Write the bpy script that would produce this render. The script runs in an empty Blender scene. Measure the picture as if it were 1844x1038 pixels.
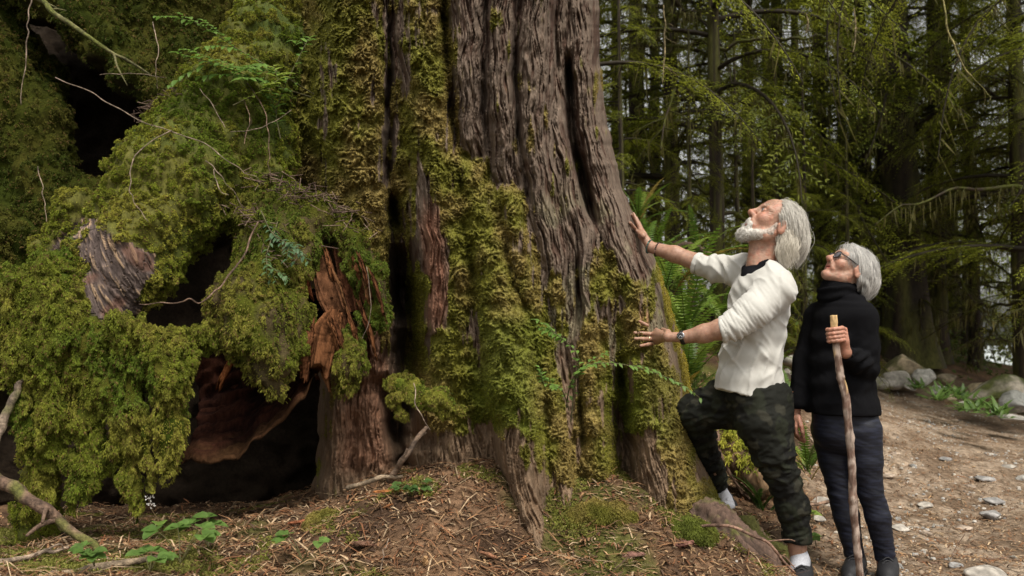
import bpy, math, random
import numpy as np
from mathutils import Vector
R = math.radians
rng = np.random.default_rng(7)
random.seed(7)
SC = bpy.context.scene
COL = SC.collection

# ---------------------------------------------------------------- camera, sky, sun, exposure
CAM_H, PITCH, F = 1.15, R(3.0), 1536.67
cd = bpy.data.cameras.new('camera'); cam = bpy.data.objects.new('camera', cd); COL.objects.link(cam)
cam.location = (0, 0, CAM_H); cam.rotation_euler = (math.pi/2 + PITCH, 0, 0)
cd.sensor_width = 36; cd.lens = 36*F/1844; cd.clip_end = 500; cd.clip_start = 0.05
SC.camera = cam
cd.dof.use_dof = True; cd.dof.focus_distance = 4.0; cd.dof.aperture_fstop = 2.8
SUN_EL, SUN_AZ = R(60), R(158)          # azimuth clockwise from +Y (north): light from the right, a little behind the camera
w = bpy.data.worlds.new('World'); SC.world = w; w.use_nodes = True
nt = w.node_tree; nt.nodes.clear()
sky = nt.nodes.new('ShaderNodeTexSky'); sky.sky_type = 'NISHITA'; sky.sun_disc = False
sky.sun_elevation = SUN_EL; sky.sun_rotation = SUN_AZ; sky.dust_density = 4; sky.air_density = 1.0
hs = nt.nodes.new('ShaderNodeHueSaturation'); hs.inputs['Saturation'].default_value = 0.10; hs.inputs['Value'].default_value = 1.3
bg = nt.nodes.new('ShaderNodeBackground'); bg.inputs['Strength'].default_value = 0.15
out = nt.nodes.new('ShaderNodeOutputWorld')
nt.links.new(sky.outputs[0], hs.inputs['Color']); wm = nt.nodes.new('ShaderNodeMix'); wm.data_type = 'RGBA'; wm.blend_type = 'MULTIPLY'; wm.inputs[0].default_value = 1; wm.inputs[7].default_value = (1.02, 1.0, .95, 1)
nt.links.new(hs.outputs[0], wm.inputs[6]); nt.links.new(wm.outputs[2], bg.inputs[0]); nt.links.new(bg.outputs[0], out.inputs[0])
sd = bpy.data.lights.new('sun', 'SUN'); sd.energy = 2.9; sd.angle = R(14); sd.color = (1, .93, .83)
sun = bpy.data.objects.new('sun', sd); COL.objects.link(sun)
_d = Vector((math.sin(SUN_AZ)*math.cos(SUN_EL), math.cos(SUN_AZ)*math.cos(SUN_EL), math.sin(SUN_EL)))
sun.rotation_euler = _d.to_track_quat('Z', 'Y').to_euler()
SC.view_settings.view_transform = 'Standard'; SC.view_settings.look = 'None'; SC.view_settings.gamma = 1
SC.view_settings.exposure = 0.15
SC.cycles.max_bounces = 6; SC.cycles.diffuse_bounces = 3; SC.cycles.transmission_bounces = 4; SC.cycles.transparent_max_bounces = 4
SC.cycles.use_denoising = True

def at(px, py, Y):
    """world point on depth Y that the photograph shows at pixel (px, py)"""
    a = (np.asarray(px, float)-922)/F; b = (519-np.asarray(py, float))/F
    cp, sp = math.cos(PITCH), math.sin(PITCH)
    dy = cp - b*sp; dz = sp + b*cp; t = np.asarray(Y, float)/dy
    return np.stack(np.broadcast_arrays(a*t, dy*t, CAM_H+dz*t), -1)

# ---------------------------------------------------------------- numpy noise
_perm = np.random.default_rng(3).permutation(256); _perm = np.concatenate([_perm, _perm, _perm])
_grad = np.random.default_rng(4).normal(size=(256, 3)); _grad /= np.linalg.norm(_grad, axis=1)[:, None]
def pn(P):
    """gradient noise, about -0.6..0.6"""
    P = np.asarray(P, float); I = np.floor(P).astype(int); f = P-I; I &= 255
    u = f*f*f*(f*(f*6-15)+10); r = 0
    for dx in (0, 1):
        hx = _perm[I[:, 0]+dx]
        for dy in (0, 1):
            hy = _perm[hx+I[:, 1]+dy]
            for dz in (0, 1):
                g = _grad[_perm[hy+I[:, 2]+dz]]
                d = (f[:, 0]-dx)*g[:, 0]+(f[:, 1]-dy)*g[:, 1]+(f[:, 2]-dz)*g[:, 2]
                r = r + d*(u[:, 0] if dx else 1-u[:, 0])*(u[:, 1] if dy else 1-u[:, 1])*(u[:, 2] if dz else 1-u[:, 2])
    return r*1.6
def fbm(P, o=4, g=.5, l=2.03):
    P = np.asarray(P, float); s = 0; a = 1
    for k in range(o):
        s = s + a*pn(P+k*17.3); P = P*l; a *= g
    return s
def sstep(a, b, x):
    t = np.clip((np.asarray(x, float)-a)/(b-a), 0, 1); return t*t*(3-2*t)
def lerp(a, b, t):
    t = np.asarray(t, float); t = t[..., None] if np.ndim(a) and t.ndim else t
    return np.asarray(a)*(1-t)+np.asarray(b)*t
def srgb(r, g, b):
    c = np.array([r, g, b], float)/255
    return np.where(c <= .04045, c/12.92, ((c+.055)/1.055)**2.4)

# ---------------------------------------------------------------- objects
def tag(o, label=None, cat=None, group=None, kind=None):
    if label: o['label'] = label
    if cat: o['category'] = cat
    if group: o['group'] = group
    if kind: o['kind'] = kind
    return o
def thing(name, label, cat, loc=(0, 0, 0), group=None):
    o = bpy.data.objects.new(name, None); COL.objects.link(o); o.location = [float(v) for v in loc]; o.empty_display_size = .1
    return tag(o, label, cat, group)
def worigin(o):
    p = np.zeros(3)
    while o is not None:
        p = p+np.array(o.location); o = o.parent
    return p
def mk(name, V, Fs, mat, parent=None, col=None, smooth=True, origin=None, mats=None, mid=None):
    """one mesh object from world-space vertices; Fs an array of faces or a list of such arrays"""
    V = np.asarray(V, np.float32)
    Fs = [np.asarray(f, np.int32) for f in (Fs if isinstance(Fs, list) else [Fs])]; Fs = [f for f in Fs if len(f)]
    if parent is not None: org = worigin(parent) if origin is None else np.asarray(origin, float)
    else: org = np.array([V[:, 0].mean(), V[:, 1].mean(), V[:, 2].min()]) if origin is None else np.asarray(origin, float)
    me = bpy.data.meshes.new(name); me.vertices.add(len(V)); me.vertices.foreach_set('co', (V-org).astype(np.float32).ravel())
    loops = np.concatenate([f.ravel() for f in Fs]); sizes = np.concatenate([np.full(len(f), f.shape[1], np.int32) for f in Fs])
    me.loops.add(len(loops)); me.loops.foreach_set('vertex_index', loops)
    me.polygons.add(len(sizes)); st = np.concatenate([[0], np.cumsum(sizes)[:-1]]).astype(np.int32)
    me.polygons.foreach_set('loop_start', st); me.polygons.foreach_set('use_smooth', np.full(len(sizes), smooth))
    if mid is not None: me.polygons.foreach_set('material_index', np.asarray(mid, np.int32))
    me.update(calc_edges=True); me.validate()
    if col is not None:
        col = np.asarray(col, float)
        if col.ndim == 1: col = np.tile(col, (len(V), 1))
        ca = me.color_attributes.new('Col', 'FLOAT_COLOR', 'POINT')
        ca.data.foreach_set('color', np.concatenate([np.clip(col[:, :3], 0, 1), np.ones((len(V), 1))], 1).astype(np.float32).ravel())
    for m in (mats or [mat]): me.materials.append(m)
    o = bpy.data.objects.new(name, me); COL.objects.link(o)
    if parent is not None:
        o.parent = parent; o.location = [float(v) for v in (org-worigin(parent))]
    else: o.location = [float(v) for v in org]
    return o
def copy_tree(o, parent=None):
    c = o.copy(); COL.objects.link(c); c.parent = parent
    for ch in list(o.children): copy_tree(ch, c)
    return c
class MB:
    """collects vertices, faces, colours of several pieces of one part"""
    def __init__(s): s.V, s.Fq, s.C, s.n = [], {}, [], 0
    def add(s, V, Fs, c=(.5, .5, .5)):
        V = np.asarray(V, float)
        for f in (Fs if isinstance(Fs, list) else [Fs]):
            f = np.asarray(f)
            if len(f): s.Fq.setdefault(f.shape[1], []).append(f+s.n)
        c = np.asarray(c, float); s.C.append(np.tile(c, (len(V), 1)) if c.ndim == 1 else c)
        s.V.append(V); s.n += len(V); return s
    def data(s): return np.concatenate(s.V), [np.concatenate(v) for v in s.Fq.values()], np.concatenate(s.C)
    def build(s, name, mat, parent=None, **k):
        V, Fs, C = s.data(); return mk(name, V, Fs, mat, parent, col=C, **k)

# ---------------------------------------------------------------- materials
def mat(name, base=None, rough=.8, var=.25, vscale=20, bump=.0, bscale=80, transl=0, spec=.3, stretch=(1, 1, 1), bdist=.01, metal=0, sss=0, fuzz=0):
    m = bpy.data.materials.new(name); m.use_nodes = True; t = m.node_tree; N, L = t.nodes, t.links
    b = N['Principled BSDF']; b.inputs['Roughness'].default_value = rough; b.inputs['Specular IOR Level'].default_value = spec; b.inputs['Metallic'].default_value = metal
    tc = N.new('ShaderNodeTexCoord'); mp = N.new('ShaderNodeMapping'); mp.inputs['Scale'].default_value = stretch; L.new(tc.outputs['Object'], mp.inputs[0])
    if base is None:
        a = N.new('ShaderNodeAttribute'); a.attribute_name = 'Col'; csock = a.outputs['Color']
    else:
        a = N.new('ShaderNodeRGB'); a.outputs[0].default_value = (*base, 1); csock = a.outputs[0]
    if var > 0:
        nz = N.new('ShaderNodeTexNoise'); nz.inputs['Scale'].default_value = vscale; nz.inputs['Detail'].default_value = 5; L.new(mp.outputs[0], nz.inputs['Vector'])
        mr = N.new('ShaderNodeMapRange'); mr.inputs[1].default_value = .3; mr.inputs[2].default_value = .7; mr.inputs[3].default_value = 1-var; mr.inputs[4].default_value = 1+var
        L.new(nz.outputs['Fac'], mr.inputs[0])
        mx = N.new('ShaderNodeMix'); mx.data_type = 'RGBA'; mx.blend_type = 'MULTIPLY'; mx.inputs[0].default_value = 1
        L.new(csock, mx.inputs[6]); L.new(mr.outputs[0], mx.inputs[7]); csock = mx.outputs[2]
    L.new(csock, b.inputs['Base Color'])
    if bump > 0:
        n2 = N.new('ShaderNodeTexNoise'); n2.inputs['Scale'].default_value = bscale; n2.inputs['Detail'].default_value = 6; n2.inputs['Roughness'].default_value = .65; L.new(mp.outputs[0], n2.inputs['Vector'])
        bp = N.new('ShaderNodeBump'); bp.inputs['Strength'].default_value = bump; bp.inputs['Distance'].default_value = bdist
        L.new(n2.outputs['Fac'], bp.inputs['Height']); L.new(bp.outputs[0], b.inputs['Normal'])
    if sss: b.inputs['Subsurface Weight'].default_value = sss; b.inputs['Subsurface Radius'].default_value = (.012, .004, .002); b.inputs['Subsurface Scale'].default_value = 1
    if fuzz: b.inputs['Sheen Weight'].default_value = fuzz; b.inputs['Sheen Roughness'].default_value = .5
    if transl > 0:
        tr = N.new('ShaderNodeBsdfTranslucent'); L.new(csock, tr.inputs[0]); ms = N.new('ShaderNodeMixShader'); ms.inputs[0].default_value = transl
        o = N['Material Output']; L.new(b.outputs[0], ms.inputs[1]); L.new(tr.outputs[0], ms.inputs[2]); L.new(ms.outputs[0], o.inputs['Surface'])
    return m
M_BARK = mat('bark', var=.35, vscale=60, bump=.6, bscale=120, stretch=(1, 1, .18), rough=.85)
M_MOSS = mat('moss_leaves', var=.3, vscale=25, transl=.3, rough=.7, spec=.2)
M_MOSSBASE = mat('moss_mat', var=.35, vscale=60, bump=.8, bscale=160, rough=.95, spec=.1)
M_WOOD = mat('weathered_wood', var=.45, vscale=60, bump=.9, bscale=110, stretch=(1, 1, .22), rough=.95, spec=.05)
M_TWIG = mat('twig_bark', var=.5, vscale=70, bump=.8, bscale=150)
M_SOIL = mat('forest_soil', var=.4, vscale=30, bump=.9, bscale=70, rough=.95, spec=.1, bdist=.015)
M_CHIP = mat('wood_litter', var=.3, vscale=60, rough=.8, spec=.2)
M_ROCK = mat('granite', var=.35, vscale=25, bump=.7, bscale=45, rough=.8)
M_LEAF = mat('leaf', var=.25, vscale=40, transl=.45, rough=.5, spec=.4)
M_NEEDLE = mat('conifer_needles', var=.3, vscale=4, transl=.5, rough=.6, spec=.25)

# ---------------------------------------------------------------- geometry helpers
def grid_faces(nr, nc, wrap=False):
    i = np.arange(nr-1)[:, None]; j = np.arange(nc if wrap else nc-1)[None]; j2 = (j+1) % nc
    return np.stack([i*nc+j, i*nc+j2, (i+1)*nc+j2, (i+1)*nc+j], -1).reshape(-1, 4)
def spline(pts, n):
    """Catmull-Rom through rows of any width"""
    P = np.asarray(pts, float)
    if len(P) == 2: return P[0]+(P[1]-P[0])*np.linspace(0, 1, n)[:, None]
    P = np.vstack([2*P[0]-P[1], P, 2*P[-1]-P[-2]]); m = len(P)-3
    t = np.linspace(0, m-1e-6, n); i = t.astype(int); f = (t-i)[:, None]
    a, b, c, d = P[i], P[i+1], P[i+2], P[i+3]
    return .5*(2*b+(c-a)*f+(2*a-5*b+4*c-d)*f*f+(3*b-a-3*c+d)*f**3)
def frames(C):
    T = np.gradient(C, axis=0); T /= np.linalg.norm(T, axis=1)[:, None]+1e-9
    u = np.cross(T[0], [0, 0, 1.]);
    if np.linalg.norm(u) < .1: u = np.cross(T[0], [0, 1., 0])
    U = []
    for t in T:
        u = u-t*np.dot(u, t); u = u/np.linalg.norm(u); U.append(u)
    U = np.array(U); return T, U, np.cross(T, U)
def tube(pts, rad, n=20, seg=8, noise=0, nf=8, cap=True):
    """pts control rows; rad scalar or list along them -> verts, faces list"""
    C = spline(pts, n); r = np.interp(np.linspace(0, 1, n), np.linspace(0, 1, len(np.atleast_1d(rad))), np.atleast_1d(rad))
    T, U, W = frames(C); a = np.linspace(0, 2*np.pi, seg, endpoint=False)
    ring = U[:, None]*np.cos(a)[None, :, None]+W[:, None]*np.sin(a)[None, :, None]
    rr = r[:, None]*np.ones(seg)
    if noise:
        q = (C[:, None]+ring*r[:, None, None]*1.0).reshape(-1, 3)
        rr = rr*(1+noise*fbm(q*nf, 3).reshape(n, seg))
    V = (C[:, None]+ring*rr[..., None]).reshape(-1, 3); Fs = [grid_faces(n, seg, True)]
    if cap:
        V = np.vstack([V, C[0], C[-1]]); k = n*seg; j = np.arange(seg)
        Fs.append(np.stack([np.full(seg, k), (j+1) % seg, j], 1)); Fs.append(np.stack([np.full(seg, k+1), (n-1)*seg+j, (n-1)*seg+(j+1) % seg], 1))
    return V, Fs
def vnormals(V, Fs):
    N = np.zeros_like(V)
    for f in (Fs if isinstance(Fs, list) else [Fs]):
        n = np.cross(V[f[:, 1]]-V[f[:, 0]], V[f[:, 2]]-V[f[:, 0]])
        for k in range(f.shape[1]):
            for c in range(3): N[:, c] += np.bincount(f[:, k], n[:, c], len(V))
    return N/(np.linalg.norm(N, axis=1)[:, None]+1e-12)
def surface_pts(V, Fq, n, wts=None, rg=rng):
    """n random points on quads/tris; returns points, face index, interpolated corner weights"""
    f = Fq; a = np.linalg.norm(np.cross(V[f[:, 1]]-V[f[:, 0]], V[f[:, 2]]-V[f[:, 0]]), axis=1)
    if wts is not None: a = a*wts
    i = rg.choice(len(f), n, p=a/a.sum()); u, v = rg.random((2, n))
    if f.shape[1] == 4:
        W = np.stack([(1-u)*(1-v), u*(1-v), u*v, (1-u)*v], 1)
    else:
        s = u+v > 1; u = np.where(s, 1-u, u); v = np.where(s, 1-v, v); W = np.stack([1-u-v, u, v], 1)
    return (V[f[i]]*W[..., None]).sum(1), i, W
def unit(v): return v/(np.linalg.norm(v, axis=-1, keepdims=True)+1e-12)
def tufts(P, N, L, W, col, blades=3, grav=.6, spread=.8, rg=rng):
    """small curved leaf blades growing from points P; three triangles each"""
    n = len(P)*blades
    P = np.repeat(P, blades, 0); N = np.repeat(N, blades, 0); L = np.repeat(np.broadcast_to(L, len(P)//blades), blades)*rg.uniform(.6, 1.3, n)
    C = np.repeat(np.broadcast_to(col, (len(P)//blades, 3)), blades, 0)*rg.uniform(.75, 1.25, (n, 1))
    W = np.repeat(np.broadcast_to(W, len(P)//blades), blades)
    d = unit(N+rg.normal(size=(n, 3))*spread*.6); d0 = d
    d1 = unit(d+np.array([0, 0, -1])*grav); d2 = unit(d+np.array([0, 0, -1])*grav*2.2)
    s = unit(np.cross(d1, rg.normal(size=(n, 3))))
    p1 = P+d1*(L*.5)[:, None]; p2 = p1+d2*(L*.5)[:, None]; b = P-d0*.003
    sw = s*W[:, None]*.5
    V = np.stack([b-sw*.7, b+sw*.7, p1-sw, p1+sw, p2], 1).reshape(-1, 3)
    k = np.arange(n)[:, None]*5
    T = np.concatenate([k+[0, 1, 3], k+[0, 3, 2], k+[2, 3, 4]]); 
    return V, T, np.repeat(C, 5, 0)

# ---------------------------------------------------------------- signed distance modelling
class SDF:
    def __init__(s, lo, hi, h):
        s.lo = np.asarray(lo, float); s.h = h; s.n = np.ceil((np.asarray(hi, float)-s.lo)/h).astype(int)+1
        s.f = np.full(s.n, 1e3, np.float32)
    def _box(s, lo, hi):
        a = np.clip(np.floor((lo-s.lo)/s.h).astype(int), 0, s.n); b = np.clip(np.ceil((hi-s.lo)/s.h).astype(int)+1, 0, s.n)
        if (b <= a).any(): return None, None
        g = [s.lo[k]+s.h*np.arange(a[k], b[k]) for k in range(3)]
        return tuple(slice(a[k], b[k]) for k in range(3)), g
    def _blend(s, sl, d, k, sub):
        f = s.f[sl]
        if sub:
            if k <= 0: s.f[sl] = np.maximum(f, -d); return
            h = np.clip(.5-.5*(f+d)/k, 0, 1); s.f[sl] = f*(1-h)-d*h+k*h*(1-h)
        else:
            if k <= 0: s.f[sl] = np.minimum(f, d); return
            g = np.minimum(f, 10.); h = np.clip(.5+.5*(g-d)/k, 0, 1); s.f[sl] = g*(1-h)+d*h-k*h*(1-h)
    def cone(s, a, b, ra, rb, k=.02, sub=False, warp=None):
        """tapered capsule"""
        a, b = np.asarray(a, float), np.asarray(b, float); m = max(ra, rb)+k+3*s.h
        sl, g = s._box(np.minimum(a, b)-m, np.maximum(a, b)+m)
        if sl is None: return s
        x, y, z = (g[0][:, None, None]-a[0], g[1][None, :, None]-a[1], g[2][None, None, :]-a[2])
        e = b-a; l2 = e@e+1e-12; t = np.clip((x*e[0]+y*e[1]+z*e[2])/l2, 0, 1)
        d = np.sqrt((x-e[0]*t)**2+(y-e[1]*t)**2+(z-e[2]*t)**2)-(ra+(rb-ra)*t)
        s._blend(sl, d.astype(np.float32), k, sub); return s
    def chain(s, pts, rads, k=.02, sub=False):
        for i in range(len(pts)-1): s.cone(pts[i], pts[i+1], rads[i], rads[i+1], k, sub)
        return s
    def ell(s, c, r, k=.02, sub=False, M=None):
        """ellipsoid; rows of M are its axes"""
        c, r = np.asarray(c, float), np.asarray(r, float); M = np.eye(3) if M is None else np.asarray(M)
        m = r.max()+k+3*s.h; sl, g = s._box(c-m, c+m)
        if sl is None: return s
        x, y, z = (g[0][:, None, None]-c[0], g[1][None, :, None]-c[1], g[2][None, None, :]-c[2])
        q = [(x*M[i][0]+y*M[i][1]+z*M[i][2]) for i in range(3)]
        k0 = np.sqrt(sum((q[i]/r[i])**2 for i in range(3))); k1 = np.sqrt(sum((q[i]/r[i]**2)**2 for i in range(3)))+1e-9
        s._blend(sl, (k0*(k0-1)/k1).astype(np.float32), k, sub); return s
    def halfspace(s, p, n, k=0):
        """cut away the side n points to"""
        p, n = np.asarray(p, float), unit(np.asarray(n, float)); g = [s.lo[i]+s.h*np.arange(s.n[i]) for i in range(3)]
        d = (g[0][:, None, None]-p[0])*n[0]+(g[1][None, :, None]-p[1])*n[1]+(g[2][None, None, :]-p[2])*n[2]
        s.f = np.maximum(s.f, d.astype(np.float32)); return s
    def mesh(s):
        f = s.f.copy()
        for ax in range(3):
            i = [slice(None)]*3; i[ax] = 0; f[tuple(i)] = np.maximum(f[tuple(i)], s.h); i[ax] = -1; f[tuple(i)] = np.maximum(f[tuple(i)], s.h)
        return surface_nets(f, s.lo, s.h)
def surface_nets(f, lo, h):
    ins = f < 0; n = np.array(f.shape)-1
    cnt = np.zeros(n, np.int8)
    for dx in (0, 1):
        for dy in (0, 1):
            for dz in (0, 1): cnt += ins[dx:dx+n[0], dy:dy+n[1], dz:dz+n[2]]
    act = (cnt > 0) & (cnt < 8); idx = np.full(n, -1, np.int64); ci = np.argwhere(act); idx[act] = np.arange(len(ci))
    c8 = {}
    for dx in (0, 1):
        for dy in (0, 1):
            for dz in (0, 1): c8[dx, dy, dz] = f[ci[:, 0]+dx, ci[:, 1]+dy, ci[:, 2]+dz].astype(float)
    S = np.zeros((len(ci), 3)); K = np.zeros(len(ci))
    for a in c8:
        for ax in range(3):
            if a[ax]: continue
            b = list(a); b[ax] = 1; fa, fb = c8[a], c8[tuple(b)]; m = (fa < 0) != (fb < 0)
            t = np.where(m, fa/np.where(m, fa-fb, 1), 0); p = np.tile(np.array(a, float), (len(ci), 1)); p[:, ax] += t
            S += p*m[:, None]; K += m
    V = lo+h*(ci+S/K[:, None]); Q = []
    for ax in range(3):
        o1, o2 = [(1, 2), (2, 0), (0, 1)][ax]
        sl0 = [slice(None)]*3; sl1 = [slice(None)]*3; sl0[ax] = slice(0, -1); sl1[ax] = slice(1, None)
        a, b = ins[tuple(sl0)], ins[tuple(sl1)]
        for flip, m in ((False, a & ~b), (True, ~a & b)):
            e = np.argwhere(m); e = e[(e[:, o1] > 0) & (e[:, o2] > 0) & (e[:, o1] < n[o1]) & (e[:, o2] < n[o2])]
            if not len(e): continue
            q = []
            for d1, d2 in ((1, 1), (0, 1), (0, 0), (1, 0)):
                p = e.copy(); p[:, o1] -= d1; p[:, o2] -= d2; q.append(idx[p[:, 0], p[:, 1], p[:, 2]])
            q = np.stack(q, 1); Q.append(q[:, ::-1] if flip else q)
    return V, np.concatenate(Q)
def relax(V, Fq, it=1, w=.5):
    for _ in range(it):
        S = np.zeros_like(V); K = np.zeros(len(V)); m = Fq.shape[1]
        for k in range(m):
            a, b = Fq[:, k], Fq[:, (k+1) % m]
            for c in range(3): S[:, c] += np.bincount(a, V[b, c], len(V))+np.bincount(b, V[a, c], len(V))
            K += np.bincount(a, minlength=len(V))+np.bincount(b, minlength=len(V))
        V = V*(1-w)+w*S/np.maximum(K, 1)[:, None]
    return V
CAMP = np.array([0, 0, CAM_H])
# ================================================================ ground
_cp = []
for px, py, Y in [(0, 1038, 3.0), (300, 1038, 3.1), (600, 1038, 3.2), (900, 1038, 3.3), (1200, 1038, 3.5), (1420, 1042, 3.95), (1844, 1038, 4.0), (1600, 1042, 3.95),
                  (100, 985, 3.6), (230, 965, 4.0), (430, 930, 4.3), (450, 915, 5.0), (440, 905, 5.8), (280, 915, 5.2), (280, 905, 5.9), (120, 915, 5.0), (120, 905, 5.6), (572, 915, 4.0), (700, 885, 3.85), (800, 845, 3.95), (720, 868, 3.8), (860, 880, 3.75),
                  (950, 945, 3.65), (1040, 915, 3.8), (1110, 900, 3.9), (1200, 940, 3.8), (1300, 960, 3.8), (1390, 965, 4.4), (1345, 905, 4.8), (1450, 1000, 4.3), (1250, 1000, 3.6),
                  (1700, 900, 5.87), (1844, 900, 5.87), (1520, 900, 5.6), (1650, 760, 9), (1844, 790, 9), (1600, 690, 12), (1720, 692, 12), (1844, 735, 12), (1450, 770, 7), (1425, 690, 9), (1280, 650, 8),
                  (1600, 645, 20), (1450, 575, 14), (1250, 600, 12)]:
    _cp.append(at(px, py, Y))
_cp += [np.array(v, float) for v in [(-3, 7, 1.2), (0, 7, .9), (-6, 10, 2), (0, 14, 1.6), (-2, 2, .3), (0, 1, .2), (2, 1, 0), (4, 2, -.02), (8, 6, 0), (5, 24, .6), (12, 16, .1), (15, 22, -.7), (20, 40, -1.2), (-10, 30, 3), (3, 30, 1.2)]]
_cp = np.array(_cp)
def _tps(d): return np.where(d > 1e-9, d*d*np.log(d+1e-9), 0)
_n = len(_cp); _D = np.linalg.norm(_cp[:, None, :2]-_cp[None, :, :2], axis=2)
_A = np.zeros((_n+3, _n+3)); _A[:_n, :_n] = _tps(_D)+np.eye(_n)*.02; _A[:_n, _n] = 1; _A[:_n, _n+1:] = _cp[:, :2]; _A[_n, :_n] = 1; _A[_n+1:, :_n] = _cp[:, :2].T
_w = np.linalg.solve(_A, np.concatenate([_cp[:, 2], [0, 0, 0]]))
def ground(x, y):
    x = np.asarray(x, float); y = np.asarray(y, float); sh = x.shape; x, y = x.ravel(), y.ravel(); z = np.zeros(len(x))
    for i in range(0, len(x), 50000):
        s = slice(i, i+50000); X, Y = np.clip(x[s], -12, 24), np.clip(y[s], .5, 40)
        d = np.hypot(X[:, None]-_cp[None, :, 0], Y[:, None]-_cp[None, :, 1]); z[s] = _tps(d)@_w[:_n]+_w[_n]+_w[_n+1]*X+_w[_n+2]*Y
    return np.clip(z, -1.3, 4).reshape(sh)
def pathmask(x, y):
    """1 on the trodden path that runs off to the right"""
    left = np.interp(y, [0, 3, 4, 5, 6.5, 8, 10, 12, 16, 20], [1.0, 1.05, 1.35, 1.75, 2.3, 2.9, 3.6, 4.6, 6.5, 9])
    return sstep(13.2, 11.6, np.asarray(y))*sstep(-.35, .35, np.asarray(x)-left+.25*fbm(np.stack([np.ravel(x)*1.3, np.ravel(y)*1.3, np.zeros(np.size(x))], 1), 3).reshape(np.shape(x)))
_t = np.linspace(-1, 1, 420); _gx = 1.2+3.0*_t+58*np.sign(_t)*np.abs(_t)**7
_u = np.linspace(0, 1, 460); _gy = -.5+9.5*_u+110*_u**8
X, Y = np.meshgrid(_gx, _gy); Z = ground(X, Y); pts = np.stack([X.ravel(), Y.ravel(), Z.ravel()], 1)
near = np.clip(1-(np.hypot(X, Y-4)-5)/6, 0, 1).ravel(); pm = pathmask(X.ravel(), Y.ravel())
q = pts.copy(); q[:, 2] = 0
pts[:, 2] += (.045*fbm(q*3, 4)+.020*fbm(q*14+5, 3)*(1.2-.8*pm))*near*(1-.45*pm)
n1, n2 = fbm(q*2.2+9, 4), fbm(q*9+3, 3)
soil = lerp(np.array([.060, .036, .022]), np.array([.15, .090, .052]), sstep(-.4, .5, n1+.5*n2))
pc = lerp(np.array([.155, .108, .072]), np.array([.31, .24, .175]), sstep(-.35, .5, n1*.8+n2*.6))
gcol = lerp(soil, pc, pm)
mossy = sstep(.1, .5, fbm(q*1.4+40, 4)+.35*sstep(-.4, -1.4, pts[:, 0])*sstep(4.6, 3.2, pts[:, 1])) * (1-pm)
gcol = lerp(gcol, np.array([.075, .085, .018]), mossy*.75)
mk('forest_ground', pts, grid_faces(len(_gy), len(_gx)), M_SOIL, col=gcol)
COL.objects[-1]['kind'] = 'structure'

# path litter: needles, bark chips, twigs -- nobody could count it
def litter(n, xr, yr, keep, lr, wr, cols, rg):
    x = rg.uniform(*xr, n); y = yr[0]+(yr[1]-yr[0])*rg.random(n)**1.6; k = keep(x, y, rg.random(n)); x, y = x[k], y[k]; n = len(x)
    P = np.stack([x, y, ground(x, y)], 1); qq = P.copy(); qq[:, 2] = 0
    pmk = pathmask(x, y); P[:, 2] += (.045*fbm(qq*3, 4)+.020*fbm(qq*14+5, 3)*(1.2-.8*pmk))*(1-.45*pmk)+.006
    a = rg.random(n)*np.pi*2; L = rg.uniform(*lr, n)*rg.uniform(.4, 1.2, n); W = rg.uniform(*wr, n)
    d = np.stack([np.cos(a), np.sin(a), rg.normal(0, .22, n)], 1); d = unit(d); s = unit(np.cross(d, [0, 0, 1.])+rg.normal(0, .2, (n, 3)))
    up = np.cross(s, d); h = W*.35
    c = np.asarray(cols)[rg.integers(0, len(cols), n)]*rg.uniform(.6, 1.3, (n, 1))
    a1, a2, s1, u1 = P-d*L[:, None]/2, P+d*L[:, None]/2, s*W[:, None]/2, up*h[:, None]
    bend = up*(L*rg.uniform(-.05, .16, n))[:, None]
    m = P+bend
    V = np.stack([a1-s1*.6, a1+s1*.6, m-s1+u1, m+s1+u1, a2-s1*.5, a2+s1*.5], 1).reshape(-1, 3); k = np.arange(n)[:, None]*6
    return V, np.concatenate([k+[0, 1, 3, 2], k+[2, 3, 5, 4]]), np.repeat(c, 6, 0)
b = MB(); rg = np.random.default_rng(21)
brown = [(.13, .07, .035), (.22, .12, .06), (.30, .19, .10), (.09, .055, .035), (.36, .26, .16), (.17, .075, .035)]
b.add(*litter(70000, (-2.6, 3.6), (2.9, 7.5), lambda x, y, r: r < (1-.75*pathmask(x, y)), (.012, .075), (.002, .011), brown, rg))
b.add(*litter(60000, (.8, 8), (3.4, 14), lambda x, y, r: r < pathmask(x, y), (.01, .05), (.002, .009), [(.30, .20, .12), (.17, .09, .05), (.24, .13, .065), (.38, .28, .18), (.13, .07, .04)], rg))
b.add(*litter(7000, (-2.4, 1.5), (2.9, 4.6), lambda x, y, r: r < 1-pathmask(x, y), (.05, .2), (.003, .007), brown, rg))
o = b.build('forest_litter', M_CHIP); tag(o, 'brown needles, bark flakes and twiglets strewn over the forest floor', 'litter', kind='stuff')

# moss and tiny sprouts creeping over the ground at the left and the foot of the tree
rg = np.random.default_rng(71); n = 60000; x = rg.uniform(-2.4, 1.3, n); y = rg.uniform(2.9, 4.6, n); k = (fbm(np.stack([x*1.6+3, y*1.6, 0*x], 1), 4)+.30*sstep(-.9, -1.8, x)+.15*sstep(-.5, .6, x) > .08+.15*rg.random(n)) & (pathmask(x, y) < .3)
x, y = x[k], y[k]; P = np.stack([x, y, ground(x, y)+.01], 1); n = len(x)
v, t, c = tufts(P, unit(np.array([0, 0, 1.])+rg.normal(0, .3, (n, 3))), rg.uniform(.008, .022, n), .004, lerp(np.array([.13, .15, .02]), np.array([.24, .22, .06]), rg.random(n)), 4, .4, 1.3, rg)
o = mk('ground_moss', v, t, M_MOSS, col=c); tag(o, 'low moss creeping over the brown soil at the foot of the cedar', 'moss', kind='stuff')
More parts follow.
